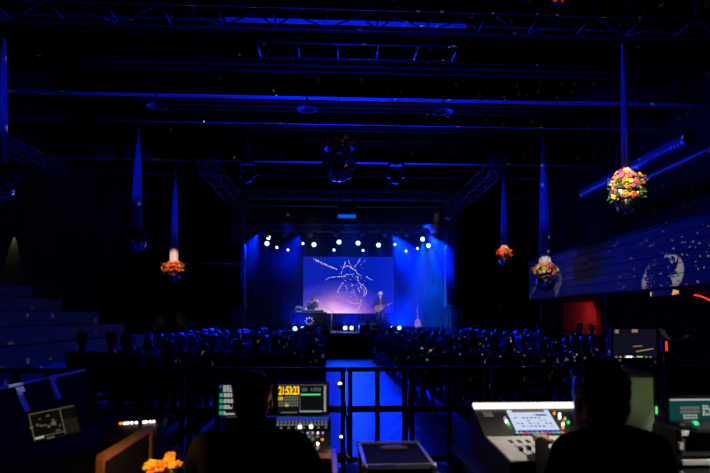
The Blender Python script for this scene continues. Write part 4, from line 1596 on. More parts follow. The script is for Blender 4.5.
TZ = 0.82
table(-1.15, -0.60, 2.2, 3.75, TZ, 'black table under the brown case and the orange flowers')
table(-0.58, 0.08, 2.55, 3.75, TZ, 'black table under the lighting desk and its two screens')
table(0.12, 0.70, 2.45, 3.45, TZ, 'black table under the flat road case')
table(0.73, 1.62, 2.42, 3.35, 0.94, 'black table under the pale digital mixer')
table(-2.0, -1.16, 2.2, 4.1, TZ, 'black table at the far left under the open case')


def face_frame(root, size, thick, bezel, mscreen, mframe=M_PLASTIC):
    """Flat display in local X (width) / Z (height), facing -Y."""
    a, b = size
    MB().box((0, thick / 2, 0), (a + 2 * bezel, thick, b + 2 * bezel), bevel=0.003).build('display_housing', mframe, root)
    MB().box((0, -0.001, 0), (a, 0.003, b)).build('display', mscreen, root)


def cells(mb, x0, x1, z0, z1, nx, nz, m, fill=0.7, y=-0.004, skip=0.0, r_=None):
    r_ = r_ or rng
    for i in range(nx):
        for j in range(nz):
            if r_.random() < skip:
                continue
            dx, dz = (x1 - x0) / nx, (z1 - z0) / nz
            mb.box((x0 + dx * (i + .5), y, z0 + dz * (j + .5)), (dx * fill, 0.002, dz * fill), m)


# --- right screen of the lighting desk with clock
Ym = 3.5
a, b = P(278, 384.5, Ym), P(327, 413, Ym)
mw, mh = b.x - a.x, a.z - b.z
mon = thing('desk_monitor', 'small screen showing a yellow clock and grey channel cells, right of the head', 'monitor', ((a.x + b.x) / 2, Ym, (a.z + b.z) / 2))
face_frame(mon, (mw, mh), 0.03, 0.012, E_DARKSCREEN)
fnt = bpy.data.curves.new('clock_digits', 'FONT')
fnt.body = '21:53:23'
fnt.size = 0.062
fnt.extrude = 0.001
fnt.offset = 0.0016
fnt.align_x = 'LEFT'
fnt.space_character = 0.92
tx = bpy.data.objects.new('clock_digits', fnt)
COL.objects.link(tx)
fnt.materials.append(E_YELLOW)
tme = bpy.data.meshes.new_from_object(tx.evaluated_get(bpy.context.evaluated_depsgraph_get()))
bpy.data.objects.remove(tx)
tme.name = 'clock_digits'
tx = bpy.data.objects.new('clock_digits', tme)
COL.objects.link(tx)
tx.parent = mon
tx.rotation_euler = (R(90), 0, 0)
tx.location = (-mw / 2 + 0.004, -0.006, mh / 2 - 0.060)
tx.scale = (0.66, 1.1, 1)
mb = MB()
r3 = random.Random(5)
E_YD = emis('yellow_cells', (1.0, 0.6, 0.05), 0.55)
x_l = -mw / 2
mb.box((x_l + 0.018, -0.005, mh / 2 - 0.085), (0.03, 0.002, 0.022), E_YD)
cells(mb, x_l + 0.04, x_l + 0.42 * mw, mh / 2 - 0.100, mh / 2 - 0.070, 8, 2, E_GREY, 0.8, r_=r3)
cells(mb, x_l + 0.004, x_l + 0.42 * mw, mh / 2 - 0.135, mh / 2 - 0.102, 10, 2, E_GREY, 0.75, r_=r3)
mb.box((x_l + 0.055, -0.005, mh / 2 - 0.126), (0.022, 0.002, 0.016), E_YD)
mb.box((0, -0.004, mh / 2 - 0.004), (mw, 0.002, 0.003), E_GREY)
cells(mb, x_l + 0.46 * mw, mw / 2 - 0.03, mh / 2 - 0.055, mh / 2 - 0.008, 22, 1, E_GREY, 0.45, skip=0.25, r_=r3)
mb.box((0.05, -0.005, mh / 2 - 0.062), (mw * 0.4, 0.002, 0.008), E_GREEN)
cells(mb, mw / 2 - 0.022, mw / 2 - 0.004, -mh / 2 + 0.008, mh / 2 - 0.01, 1, 11, E_DIMWHITE, 0.7, r_=r3)
cells(mb, x_l + 0.44 * mw, mw / 2 - 0.03, -mh / 2 + 0.006, -mh / 2 + 0.018, 16, 1, E_DIMWHITE, 0.7, r_=r3)
mb.box((x_l + 0.45 * mw, -0.004, -0.02), (0.003, 0.002, mh * 0.66), E_GREY)
mb.box((x_l + 0.07, -0.005, -mh / 2 + 0.006), (0.10, 0.002, 0.006), E_GREY)
mb.build('interface_cells', None, mon)
MB().cyl((0, 0.05, -mh / 2 - 0.012), (0, 0.05, TZ + 0.012 - mon.location.z), 0.02, n=10).box((0, 0.05, TZ + 0.008 - mon.location.z), (0.2, 0.14, 0.016)).box((0, 0.035, -0.05), (0.06, 0.04, 0.12)).build('stand', M_PLASTIC, mon)

# --- left screen, half hidden by the operator's head
a, b = P(219.5, 384.5, Ym), P(266, 413.5, Ym)
mw, mh = b.x - a.x, a.z - b.z
mon = thing('desk_monitor', 'small screen with white and green cells, left of the head and half hidden', 'monitor', ((a.x + b.x) / 2, Ym, (a.z + b.z) / 2))
face_frame(mon, (mw, mh), 0.03, 0.014, E_DARKSCREEN)
mb = MB()
cells(mb, -mw / 2 + 0.022, mw / 2, mh / 2 - 0.045, mh / 2 - 0.004, 14, 4, E_DIMWHITE, 0.78, r_=r3)
for j in range(4):
    z = mh / 2 - 0.064 - j * 0.036
    mb.box((-mw / 2 + 0.012, -0.004, z), (0.02, 0.002, 0.022), E_TEALCELL)
    cells(mb, -mw / 2 + 0.026, mw / 2 - (0.02 if j < 2 else 0.1), z - 0.012, z + 0.012, 12, 2, E_DIMWHITE, 0.85, skip=0.12 * j, r_=r3)
mb.box((-mw / 2 + 0.008, -0.004, mh / 2 - 0.012), (0.014, 0.002, 0.018), E_BLUEUI)
mb.build('interface_cells', None, mon)
MB().cyl((0, 0.05, -mh / 2 - 0.012), (0, 0.05, TZ + 0.012 - mon.location.z), 0.02, n=10).box((0, 0.05, TZ + 0.008 - mon.location.z), (0.2, 0.14, 0.016)).box((0, 0.035, -0.05), (0.06, 0.04, 0.12)).build('stand', M_PLASTIC, mon)

# --- lighting desk
lx0, lx1 = -0.575, P(331, 430, 3.05).x
dk = thing('lighting_desk', 'large black lighting desk with lit touch strip and pale wrist rest', 'control desk', ((lx0 + lx1) / 2, 3.05, TZ))
dw = lx1 - lx0


def deskz(px, py, Y):
    return P(px, py, Y).z - TZ


zA, zB, zC, zD = deskz(300, 417, 3.3), deskz(300, 431, 3.2), deskz(300, 447, 2.95), deskz(300, 456, 2.86)
prof = [(-0.22, 0.0), (-0.22, zD), (-0.17, zC + 0.0), (-0.10, zC), (0.15, zB), (0.25, zA), (0.30, zA), (0.30, 0.0)]
MB().prism([(-dw / 2, yy, max(0.003, zz)) for yy, zz in prof], (dw, 0, 0)).build('desk_body', M_PLASTIC, dk)
# lit touch strip on the steep back panel
v = Vector((0, 0.10, zA - zB))
vn = v.normalized()
nrm = Vector((0, -vn.z, vn.y))
ang = math.atan2(vn.z, vn.y)


def on_back(u, t, sx, st, m, mb, lift=0.003):
    c = Vector((u, 0.15, zB)) + v * t + nrm * lift
    mb.box(c, (sx, st * v.length, 0.003), m, rot=(ang, 0, 0))


mb = MB()
on_back(dw / 2 - 0.16, 0.85, 0.30, 0.22, E_BLUEUI, mb)
on_back(dw / 2 - 0.17, 0.42, 0.30, 0.5, mat('touch_glass', (0.03, 0.03, 0.03), 0.2), mb, 0.001)
for i in range(14):
    on_back(dw / 2 - 0.30 + i * 0.021, 0.62, 0.014, 0.10, E_GREY, mb)
    on_back(dw / 2 - 0.30 + i * 0.021, 0.42, 0.016, 0.14, E_DIMWHITE if i in (6, 9) else E_GREY, mb)
    if i % 2:
        on_back(dw / 2 - 0.30 + i * 0.021, 0.2, 0.014, 0.1, E_GREY, mb)
for i in (6, 9):
    on_back(dw / 2 - 0.30 + i * 0.021, 0.25, 0.02, 0.2, E_WHITE, mb, 0.004)
mb.build('touch_strip', None, dk)
v2 = Vector((0, 0.25, zB - zC))
ang2 = math.atan2(v2.z, v2.y)
n2 = Vector((0, -v2.normalized().z, v2.normalized().y))


def on_top(u, t, lift=0.0):
    return Vector((u, -0.10, zC)) + v2 * t + n2 * lift


mb = MB()
for i in range(8):
    c = on_top(dw / 2 - 0.24 + i * 0.028, 0.82, 0.004)
    mb.ball(c, 0.006, E_VIOLET if i % 3 else E_WHITE, 1)
mb.build('indicator_lights', None, dk)
mb = MB()
for i in range(9):
    for j in range(3):
        c = on_top(dw / 2 - 0.24 + i * 0.024, 0.25 + j * 0.16, 0.004)
        mb.box(c, (0.016, 0.02, 0.006), [E_GREY, E_TEALCELL, E_BLUEUI, M_WHITEMETAL, M_WHITEMETAL][(i * 2 + j * 3) % 5] if rng.random() < 0.55 else M_GREYPANEL, rot=(ang2, 0, 0))
mb.ball(on_top(dw / 2 - 0.045, 0.34, 0.006), 0.008, E_AMBER, 1)
mb.ball(on_top(dw / 2 - 0.07, 0.12, 0.006), 0.008, E_WARMLAMP, 1)
mb.build('button_bank', None, dk)
for i in range(10):
    MB().box(on_top(-dw / 2 + 0.1 + i * 0.035, 0.35, 0.008), (0.014, 0.03, 0.014), bevel=0.003).build('fader', M_WHITEMETAL, dk)
MB().box((0.0, -0.235, zD + 0.0), (dw, 0.12, 0.028), bevel=0.01).build('wrist_rest', M_HONEY, dk)
MB().box((dw / 2 + 0.018, 0.0, 0.06), (0.03, 0.55, 0.12), bevel=0.006).build('end_panel', M_HONEY, dk)

# --- gooseneck lamps
def gooseneck(name, lab, base, pts, bulb_r):
    root = thing(name, lab, 'lamp', base)
    b0 = Vector(base)
    L = [Vector(p) - b0 for p in pts]
    MB().lathe([(0.035, 0), (0.035, 0.015), (0.012, 0.03)], m=None, n=14).build('base', M_BLACK, root)
    MB().tube([(0, 0, 0.02)] + L, 0.006, n=8).build('flexible_neck', M_BLACK, root)
    d = (L[-1] - L[-2]).normalized()
    q = d.to_track_quat('Z', 'Y').to_euler()
    MB().lathe([(0.008, -0.02), (bulb_r * 1.15, 0.0), (bulb_r * 1.2, 0.012)], L[-1], None, 14, True, q).build('lamp_head', M_BLACK, root)
    MB().ball(L[-1] + d * 0.012, bulb_r, None, 2).build('bulb', E_WARMLAMP, root)
    return root


Yg = 3.55
gooseneck('gooseneck_lamp', 'taller small gooseneck lamp glowing white before the barrier', (P(345, 445, Yg).x, Yg, TZ), [P(347, 425, Yg), P(345, 404, Yg), P(342.5, 393, Yg), P(340.5, 386, Yg)], 0.013)
gooseneck('gooseneck_lamp', 'lower small lamp glowing white beside the desk end', (P(343, 452, 3.6).x - 0.0, 3.62, TZ), [P(343, 446, 3.6), P(342, 441, 3.6), P(341.3, 438, 3.58)], 0.009)
point('gooseneck_glow', P(331, 424, 3.0) + Vector((0.02, -0.08, 0.05)), 0.55, (1.0, 0.48, 0.14), 0.03, 0.0)

# --- flat road case
ca, cb, cc_ = P(359, 447, 3.25), P(417, 447, 3.25), P(357, 463, 2.75)
cw = cb.x - ca.x
cz = (ca.z + cc_.z) / 2
rc = thing('road_case', 'closed flat black road case with metal edges and a centre catch', 'case', ((ca.x + cb.x) / 2, 3.0, TZ))
chh = cz - TZ
MB().box((0, 0, chh / 2), (cw, 0.5, chh), bevel=0.004).build('case_body', M_CASE, rc)
mb = MB()
for sx in (-1, 1):
    mb.bar((sx * cw / 2, -0.25, chh), (sx * cw / 2, 0.25, chh), 0.018, 0.018)
    for sy in (-1, 1):
        mb.bar((sx * cw / 2, sy * 0.25, 0.01), (sx * cw / 2, sy * 0.25, chh), 0.018, 0.018)
        mb.ball((sx * cw / 2, sy * 0.25, chh), 0.018, None, 2)
for sy in (-1, 1):
    mb.bar((-cw / 2, sy * 0.25, chh), (cw / 2, sy * 0.25, chh), 0.018, 0.022)
mb.build('metal_edge', M_EDGE, rc)
MB().box((0.02, 0.12, chh + 0.006), (0.14, 0.03, 0.012), bevel=0.003).box((0.02, 0.155, chh + 0.005), (0.09, 0.03, 0.01)).build('catch', mat('brass_catch', (0.6, 0.42, 0.15), 0.35, 0.6), rc)
MB().box((0, -0.252, chh * 0.55), (0.12, 0.01, 0.05)).build('recessed_handle', M_EDGE, rc)

# --- papers and small devices right of the road case
Yp = 3.05
sh_ = thing('paper_sheet', 'crumpled pale sheet on the table right of the road case', 'paper', (P(432, 465, Yp).x - 0.01, Yp - 0.02, TZ + 0.005))
mb = MB()
g = [[mb.bm.verts.new((-0.075 + 0.15 * i / 8, -0.16 + 0.30 * j / 8, 0.10 * 0 + 0.008 * math.sin(i * 1.7 + j) + 0.01)) for j in range(9)] for i in range(9)]
for i in range(8):
    for j in range(8):
        f = mb.bm.faces.new((g[i][j], g[i + 1][j], g[i + 1][j + 1], g[i][j + 1]))
        f.smooth = True
mb.build('sheet', M_WHITEMETAL, sh_)
for i, (px, py, lab) in enumerate([(455, 467, 'grey handset lying on the table left of the mixer'), (470, 464, 'second grey handset beside the mixer corner')]):
    p = P(px, py, 3.1)
    hs = thing('handset', lab, 'radio handset', (min(p.x, 0.66), 3.02 - 0.1 * i, TZ), 0.5 + i)
    MB().box((0, 0, 0.018), (0.055, 0.16, 0.034), bevel=0.008).build('handset_body', M_PLASTIC, hs)
    MB().box((0, 0.03, 0.036), (0.04, 0.05, 0.004)).build('keypad', M_WHITEMETAL, hs)
    MB().cyl((0.018, 0.08, 0.02), (0.018, 0.17, 0.022), 0.006, 0.004, n=8).build('antenna', M_BLACK, hs)

# --- digital mixer
mx0, mx1 = 0.815, 1.44
mz = 0.94
dm = thing('digital_mixer', 'pale digital sound mixer with a lit colour display and fader bank', 'mixer', ((mx0 + mx1) / 2, 2.8, mz))
mwid = mx1 - mx0
f0, f1, f2 = -0.33, 0.06, 0.30          # front edge, fold, rear top (local y)
h0, h1, h2 = 1.065 - mz, 1.093 - mz, 1.212 - mz
MB().prism([(-mwid / 2, yy, zz) for yy, zz in ((f0, 0.0), (f0, h0), (f1, h1), (f2, h2), (f2 + 0.04, h2), (f2 + 0.04, 0.0))], (mwid, 0, 0)).build('mixer_body', M_GREYPANEL, dm)
vb = Vector((0, f2 - f1, h2 - h1))
ab = math.atan2(vb.z, vb.y)
nb_ = Vector((0, -vb.normalized().z, vb.normalized().y))
vf = Vector((0, f1 - f0, h1 - h0))
af = math.atan2(vf.z, vf.y)
nf = Vector((0, -vf.normalized().z, vf.normalized().y))


def mback(u, t, lift=0.0):
    return Vector((-mwid / 2 + u, f1, h1)) + vb * t + nb_ * lift


def mfront(u, t, lift=0.0):
    return Vector((-mwid / 2 + u, f0, h0)) + vf * t + nf * lift


# pale light bar along the rear edge and the fader panel
MB().box(mback(mwid / 2, 0.97, 0.006), (mwid, 0.042, 0.02), rot=(ab, 0, 0), bevel=0.005).build('light_bar', emis('light_bar_glow', (1.0, 0.93, 0.9), 1.15), dm)
MB().box(mfront(mwid / 2, 0.5, 0.002), (mwid - 0.01, vf.length - 0.01, 0.006), rot=(af, 0, 0)).build('fader_panel', M_WHITEMETAL, dm)
MB().box(mback(0.065, 0.72, 0.002), (0.05, 0.05, 0.003), rot=(ab, 0, 0)).build('name_plate', M_WHITEMETAL, dm)
ds = MB().box(mback(0.29, 0.46, 0.004), (0.23, vb.length * 0.72, 0.006), rot=(ab, 0, 0)).build('display', E_SCREENWHITE, dm)
mb = MB()
for j in range(5):
    for i in range(9):
        if rng.random() < 0.6:
            mb.box(mback(0.20 + i * 0.022, 0.28 + j * 0.09, 0.008), (0.014, 0.008, 0.001), [E_BLUEUI, E_GREY, E_DIMWHITE][rng.randrange(3)], rot=(ab, 0, 0))
mb.box(mback(0.29, 0.78, 0.008), (0.18, 0.022, 0.001), E_GREY, rot=(ab, 0, 0))
mb.box(mback(0.29, 0.12, 0.008), (0.225, 0.02, 0.001), E_BLUEUI, rot=(ab, 0, 0))
mb.box(mback(0.35, 0.64, 0.008), (0.06, 0.012, 0.001), E_BLUEUI, rot=(ab, 0, 0))
mb.build('display_marks', None, ds)
kn = [(0.145, 0.55, E_DIMWHITE), (0.145, 0.45, E_WHITE), (0.15, 0.36, E_GREEN), (0.15, 0.26, E_GREY)]
kn += [(0.43, 0.70, E_AMBER), (0.455, 0.66, E_WHITE), (0.445, 0.56, E_WHITE), (0.47, 0.52, E_GREEN), (0.455, 0.45, E_RED), (0.475, 0.40, E_GREEN), (0.43, 0.24, E_AMBER), (0.44, 0.34, E_WHITE)]
for i, (u, t, m) in enumerate(kn):
    MB().cyl(mback(u, t, 0.0), mback(u, t, 0.012), 0.007, n=10).ball(mback(u, t, 0.013), 0.0055, m, 1).build('rotary_knob', M_PLASTIC, dm)
for i in range(10):
    m = [E_GREEN, E_AMBER, E_RED, E_YD][i % 4] if i else E_GREEN
    k = MB().cyl(mback(0.165 + i * 0.027, 0.055, 0.0), mback(0.165 + i * 0.027, 0.055, 0.012), 0.008, n=10, m=M_PLASTIC).ball(mback(0.165 + i * 0.027, 0.055, 0.013), 0.006, m, 1)
    k.build('rotary_knob', None, dm)
for i in range(13):
    u = 0.10 + i * 0.042
    MB().box(mfront(u, 0.42, 0.006), (0.005, 0.15, 0.002), rot=(af, 0, 0)).build('fader_slot', M_BLACK, dm)
    MB().box(mfront(u, 0.30 + 0.14 * rng.random(), 0.014), (0.016, 0.032, 0.018), rot=(af, 0, 0), bevel=0.003).build('fader', M_PLASTIC, dm)
mb = MB()
for i in range(13):
    mb.box(mfront(0.10 + i * 0.042, 0.74, 0.007), (0.016, 0.045, 0.004), rot=(af, 0, 0))
mb.build('channel_keys', M_BLACK, dm)
# bent-neck lamp added above the mixer to light its panels
ml = thing('added_mixer_lamp', 'small black bent-neck lamp added to light the mixer from above', 'lamp', (1.50, 3.2, mz))
MB().lathe([(0.04, 0), (0.04, 0.02), (0.01, 0.04)], m=None, n=14).build('base', M_BLACK, ml)
MB().tube([(0, 0, 0.03), (0.01, 0, 0.40), (-0.04, -0.06, 0.60), (-0.20, -0.25, 0.69), (-0.36, -0.46, 0.69)], 0.006, n=8).build('flexible_neck', M_BLACK, ml)
MB().lathe([(0.008, 0.0), (0.02, 0.0), (0.026, -0.05), (0.022, -0.05)], (-0.37, -0.47, 0.70), None, 12).build('lamp_head', M_BLACK, ml)
spot('added_mixer_light', (1.13, 2.73, 1.585), (1.0, 2.62, 1.08), 11, (1.0, 0.88, 0.78), 110, 0.8, 0.015, 0.0)

spot('desk_light', (0.78, 2.55, 1.62), (0.42, 2.95, 0.9), 5.0, (1.0, 0.78, 0.55), 60, 0.8, 0.02, 0.0)  # added spot without a lamp body, warms papers and road case
# --- right: laptop, rack case, upright case
rkx0, rkx1 = P(676, 440, 2.4).x, P(676, 440, 2.4).x + 0.62
zt_ = P(676, 430, 2.4).z
rk = thing('equipment_rack', 'black equipment rack with pale lids and silver catches at the right edge', 'rack', ((rkx0 + rkx1) / 2 + 0.0, 2.65, 0))
rw = rkx1 - rkx0
MB().box((0, 0, zt_ / 2), (rw, 0.5, zt_), bevel=0.006).build('rack_body', M_PLASTIC, rk)
for i in range(2):
    zc = zt_ - 0.055 - i * 0.125
    dr = MB().box((0, -0.256, zc), (rw - 0.03, 0.014, 0.105)).build('drawer', M_GREYPANEL, rk)
    MB().box((0, -0.266, zc + 0.045), (rw - 0.02, 0.02, 0.022), bevel=0.004).build('drawer_rim', M_WHITEMETAL, dr)
    MB().box((-rw / 2 + 0.16, -0.27, zc + 0.01), (0.055, 0.012, 0.05), bevel=0.004).box((-rw / 2 + 0.16, -0.277, zc + 0.008), (0.03, 0.008, 0.022)).build('catch', M_EDGE, dr)
    MB().ball((-rw / 2 + 0.21, -0.27, zc + 0.005), 0.022, None, 1).build('lock', M_WHITEMETAL, dr)
    MB().box((-rw / 2 + 0.012, -0.262, zc - 0.01), (0.016, 0.016, 0.03)).build('corner_clip', M_WHITEMETAL, dr)
Yl = 2.52
a, b = P(670, 399, Yl), P(670 + 62, 426, Yl)
lw, lh = b.x - a.x, a.z - b.z
lp = thing('laptop', 'open laptop with a teal screen on the rack at the right edge', 'laptop', ((a.x + b.x) / 2, Yl, zt_))
zc = (a.z + b.z) / 2 - zt_
MB().box((0, 0.012, zc), (lw + 0.02, 0.014, lh + 0.03), bevel=0.003).build('lid', M_MATTE, lp)
dsp = MB().box((0, 0.003, zc), (lw, 0.004, lh)).build('display', E_TEAL, lp)
mb = MB()
mb.box((0, 0.0, zc + lh / 2 - 0.004), (lw, 0.002, 0.007), E_DIMWHITE)
cells(mb, -lw * 0.34, -lw * 0.02, zc - 0.005, zc + 0.03, 8, 2, E_GREY, 0.75, -0.0005, r_=r3)
cells(mb, -lw * 0.30, -lw * 0.06, zc - 0.03, zc - 0.006, 6, 2, E_DIMWHITE, 0.6, -0.0005, 0.2, r_=r3)
cells(mb, lw * 0.02, lw * 0.28, zc - 0.015, zc + 0.035, 5, 4, E_DIMWHITE, 0.7, -0.0005, 0.15, r_=r3)
mb.box((-lw * 0.05, 0, zc - lh / 2 + 0.005), (0.05, 0.002, 0.007), E_WHITE)
mb.box((lw * 0.1, 0, zc - lh / 2 + 0.005), (0.02, 0.002, 0.006), E_AMBER)
mb.build('display_marks', None, dsp)
MB().box((0, -0.10, 0.012), (lw + 0.02, 0.21, 0.018), bevel=0.004).build('keyboard_base', M_PLASTIC, lp)
spot('rack_light', (1.62, 2.1, 1.52), (1.80, 2.4, 1.15), 9, (1, 0.95, 0.9), 80, 0.7, 0.02, 0.0)
tp_ = P(688, 424, 2.36)
tr = thing('torch', 'small yellowish green lit torch lying in front of the laptop', 'torch', (tp_.x, 2.385, zt_ + 0.022), 0.35)
MB().cyl((-0.04, 0, 0), (0.05, 0, 0), 0.010, n=10).build('torch_body', M_PLASTIC, tr)
MB().cyl((0.05, 0, 0), (0.075, 0, 0), 0.011, 0.015, n=10).ball((0.07, -0.004, 0.002), 0.012, E_GREEN, 1).build('torch_head', emis('torch_yellow', (0.6, 0.55, 0.1), 0.7), tr)

ux0, ux1 = P(618, 400, 2.55).x, P(659.5, 400, 2.55).x
uz1, uz0 = P(640, 374, 2.55).z, 0.0
up = thing('upright_case', 'tall upright case with a pale green lit side, right of the seated operator', 'case', ((ux0 + ux1) / 2 + 0.0, 2.7, 0))
uw = ux1 - ux0
MB().box((0, 0.02, uz1 / 2), (uw, 0.28, uz1), bevel=0.006).build('case_body', M_PLASTIC, up)
MB().box((0, -0.124, uz1 - 0.19), (uw - 0.03, 0.008, 0.34)).build('side_panel', M_PALEPANEL, up)
MB().box((uw / 2 - 0.005, -0.128, uz1 - 0.17), (0.01, 0.01, 0.035)).build('green_led', E_GREEN, up)
MB().box((uw / 2 - 0.008, -0.125, uz1 / 2), (0.014, 0.012, uz1 - 0.02)).build('metal_edge', M_CASE, up)
spot('screen_glow_light', (1.50, 2.18, 1.38), (1.52, 2.58, 1.34), 0.7, (0.75, 1.0, 0.35), 60, 1.0, 0.03, 0.0)

# --- dim monitor further back on a pole, right
Yd = 4.6
a, b = P(613, 329, Yd), P(656.5, 358, Yd)
dmw, dmh = b.x - a.x, a.z - b.z
mo = thing('pole_monitor', 'dim flat monitor on a pole below the balcony with coloured icons along its foot', 'monitor', ((a.x + b.x) / 2, Yd, (a.z + b.z) / 2))
mo.rotation_euler = (R(0), R(2.5), 0)
MB().box((0, 0.02, 0), (dmw + 0.02, 0.04, dmh + 0.02), bevel=0.004).build('display_housing', M_PLASTIC, mo)
dd = MB().box((0, -0.002, 0), (dmw, 0.004, dmh)).build('display', emis('dusk_display', (0.005, 0.005, 0.014), 1.0), mo)
mb = MB()
mb.box((-dmw * 0.15, -0.006, -dmh / 2 + 0.012), (0.05, 0.002, 0.012), E_WHITE)
mb.box((dmw * 0.1, -0.006, -dmh / 2 + 0.012), (0.05, 0.002, 0.010), E_GREEN)
for i in range(9):
    mb.box((-dmw * 0.45 + i * dmw * 0.1, -0.006, -dmh / 2 + 0.010), (0.014, 0.002, 0.008), [E_DIMWHITE, E_AMBER, E_YD, E_DIMWHITE][i % 4])
E_HAZY = emis('peach_streak', (0.55, 0.30, 0.14), 0.55)  # peach patches laid over the display
MB().box((-dmw * 0.42, -0.006, dmh / 2 - 0.02), (0.03, 0.002, 0.03), E_HAZY).build('peach_patch', None, dd)
MB().box((0, -0.006, dmh / 2 - 0.016), (0.05, 0.002, 0.026), E_HAZY).build('peach_patch', None, dd)
MB().box((0.02, -0.006, -0.022), (0.08, 0.002, 0.008), E_HAZY, rot=(0, R(-4), 0)).build('peach_patch', None, dd)
MB().box((dmw * 0.22, -0.006, -0.055), (0.15, 0.002, 0.010), E_HAZY, rot=(0, R(-9), 0)).build('peach_patch', None, dd)
mb.build('display_marks', None, dd)
MB().cyl((0, 0.06, 0.0), (0, 0.06, -mo.location.z + 0.02), 0.022, n=10).box((0, 0.05, -mo.location.z + 0.015), (0.5, 0.4, 0.03)).build('stand_pole', M_BLACK, mo)
mo.rotation_euler = (0, 0, 0)
# red indicator device
p = P(665, 346, 4.9)
rd = thing('indicator_post', 'thin black stand with an upright red light bar right of the dim monitor', 'light', (p.x, 4.9, 0))
MB().cyl((0, 0, 0.01), (0, 0, p.z - 0.05), 0.015, n=8).box((0, 0, 0.01), (0.3, 0.3, 0.02)).build('pole', M_BLACK, rd)
MB().box((0, 0, p.z), (0.05, 0.04, 0.13), bevel=0.004).build('housing', M_PLASTIC, rd)
MB().box((0, -0.022, p.z), (0.018, 0.006, 0.085)).build('red_bar', E_RED, rd)
# red lit arrow-shaped lamp under the balcony at the right edge
p = PX(703, 296, 7.30)
ra_ = thing('red_lamp', 'small bent red lit tube under the balcony at the right edge', 'lamp', (7.28, p.y, p.z))
MB().tube([(0, 0.22, 0.03), (0, 0.05, 0.0), (0, -0.12, -0.05), (0, -0.24, -0.10)], 0.018).build('lit_tube', E_RED, ra_)
MB().box((0.09, -0.05, 0.07), (0.14, 0.5, 0.05)).build('holder', M_BLACK, ra_)

# --- far left: open case with straps, dim tablet
oc = thing('open_road_case', 'open road case at the far left, its tilted lid held by two blue-lit straps', 'case', (-1.42, 3.3, TZ))
MB().box((0.10, 0, 0.10), (0.40, 1.5, 0.2), bevel=0.008).build('case_body', M_MATTE, oc)
tlt = R(-25)
Lh = 1.335 - TZ - 0.2
Ll = Lh / math.cos(tlt)


def lid_at(yy, t, lift):   # t: 0 at the hinge, 1 at the free edge
    return Vector((-0.12 + math.sin(tlt) * Ll * t + math.cos(tlt) * lift, yy, 0.2 + Lh * t - math.sin(tlt) * lift))


MB().box(lid_at(0, 0.5, -0.012), (0.024, 1.5, Ll), rot=(0, tlt, 0)).build('lid', M_MATTE, oc)
MB().box(lid_at(0, 1.0, -0.01), (0.03, 1.5, 0.016), rot=(0, tlt, 0)).build('lid_edge', M_EDGE, oc)
for i, (yy, t0, t1) in enumerate(((-0.14, 0.42, 0.90), (0.24, 0.58, 0.96))):
    MB().box(lid_at(yy, (t0 + t1) / 2, 0.006), (0.010, 0.06, Ll * (t1 - t0)), rot=(0, tlt, 0), bevel=0.002).box(lid_at(yy, t1, 0.012), (0.018, 0.085, 0.03), rot=(0, tlt, 0)).build('strap', mat('pale_webbing_%d' % i, (0.6, 0.6, 0.62), 0.7), oc)
a1, a2, a3 = P(29, 413, 2.84), P(75, 404, 3.0), P(33, 443, 2.80)
tb_ = thing('tilted_tablet', 'dim brown lit flat screen leaning in the open case at the far left', 'tablet', ((a2 + a3) / 2))
ux = (a2 - a1)
uy = (a3 - a1)
wx, hy = ux.length, uy.length
X_ = ux.normalized()
Z_ = (-uy - X_ * (-uy).dot(X_)).normalized()
Y_ = Z_.cross(X_)
tb_.rotation_euler = Matrix((X_, Y_, Z_)).transposed().to_euler()
MB().box((0, 0.008, 0), (wx + 0.02, 0.014, hy + 0.02), bevel=0.003).build('display_housing', M_PLASTIC, tb_)
E_BROWN = emis('brown_display', (0.004, 0.003, 0.0015), 1.0)
E_TAN = emis('tan_lines', (0.30, 0.26, 0.17), 0.3)
dd = MB().box((0, -0.001, 0), (wx, 0.004, hy)).build('display', E_BROWN, tb_)
mb = MB()
mb.box((-wx * 0.49, -0.004, 0), (0.004, 0.002, hy * 0.9), E_TAN)
mb.box((wx * 0.16, -0.004, 0), (0.004, 0.002, hy * 0.9), E_TAN)
mb.box((0, -0.004, hy * 0.44), (wx * 0.95, 0.002, 0.004), E_TAN)
mb.box((-wx * 0.16, -0.004, -hy * 0.36), (wx * 0.64, 0.002, 0.004), E_TAN)
mb.box((wx * 0.33, -0.004, -hy * 0.2), (wx * 0.3, 0.002, hy * 0.5), emis('brown_block', (0.012, 0.009, 0.004), 1.0))
for i in range(16):
    mb.ball((rng.gauss(-wx * 0.14, wx * 0.12), -0.004, rng.gauss(hy * 0.08, hy * 0.2)), (rng.uniform(0.004, 0.014), 0.002, rng.uniform(0.003, 0.008)), E_TAN, 1)
mb.box((-wx * 0.38, -0.004, -hy * 0.38), (wx * 0.18, 0.002, 0.010), E_DIMWHITE)
mb.box((-wx * 0.16, -0.004, -hy * 0.46), (wx * 0.16, 0.002, 0.009), E_TAN)
mb.build('display_marks', None, dd)

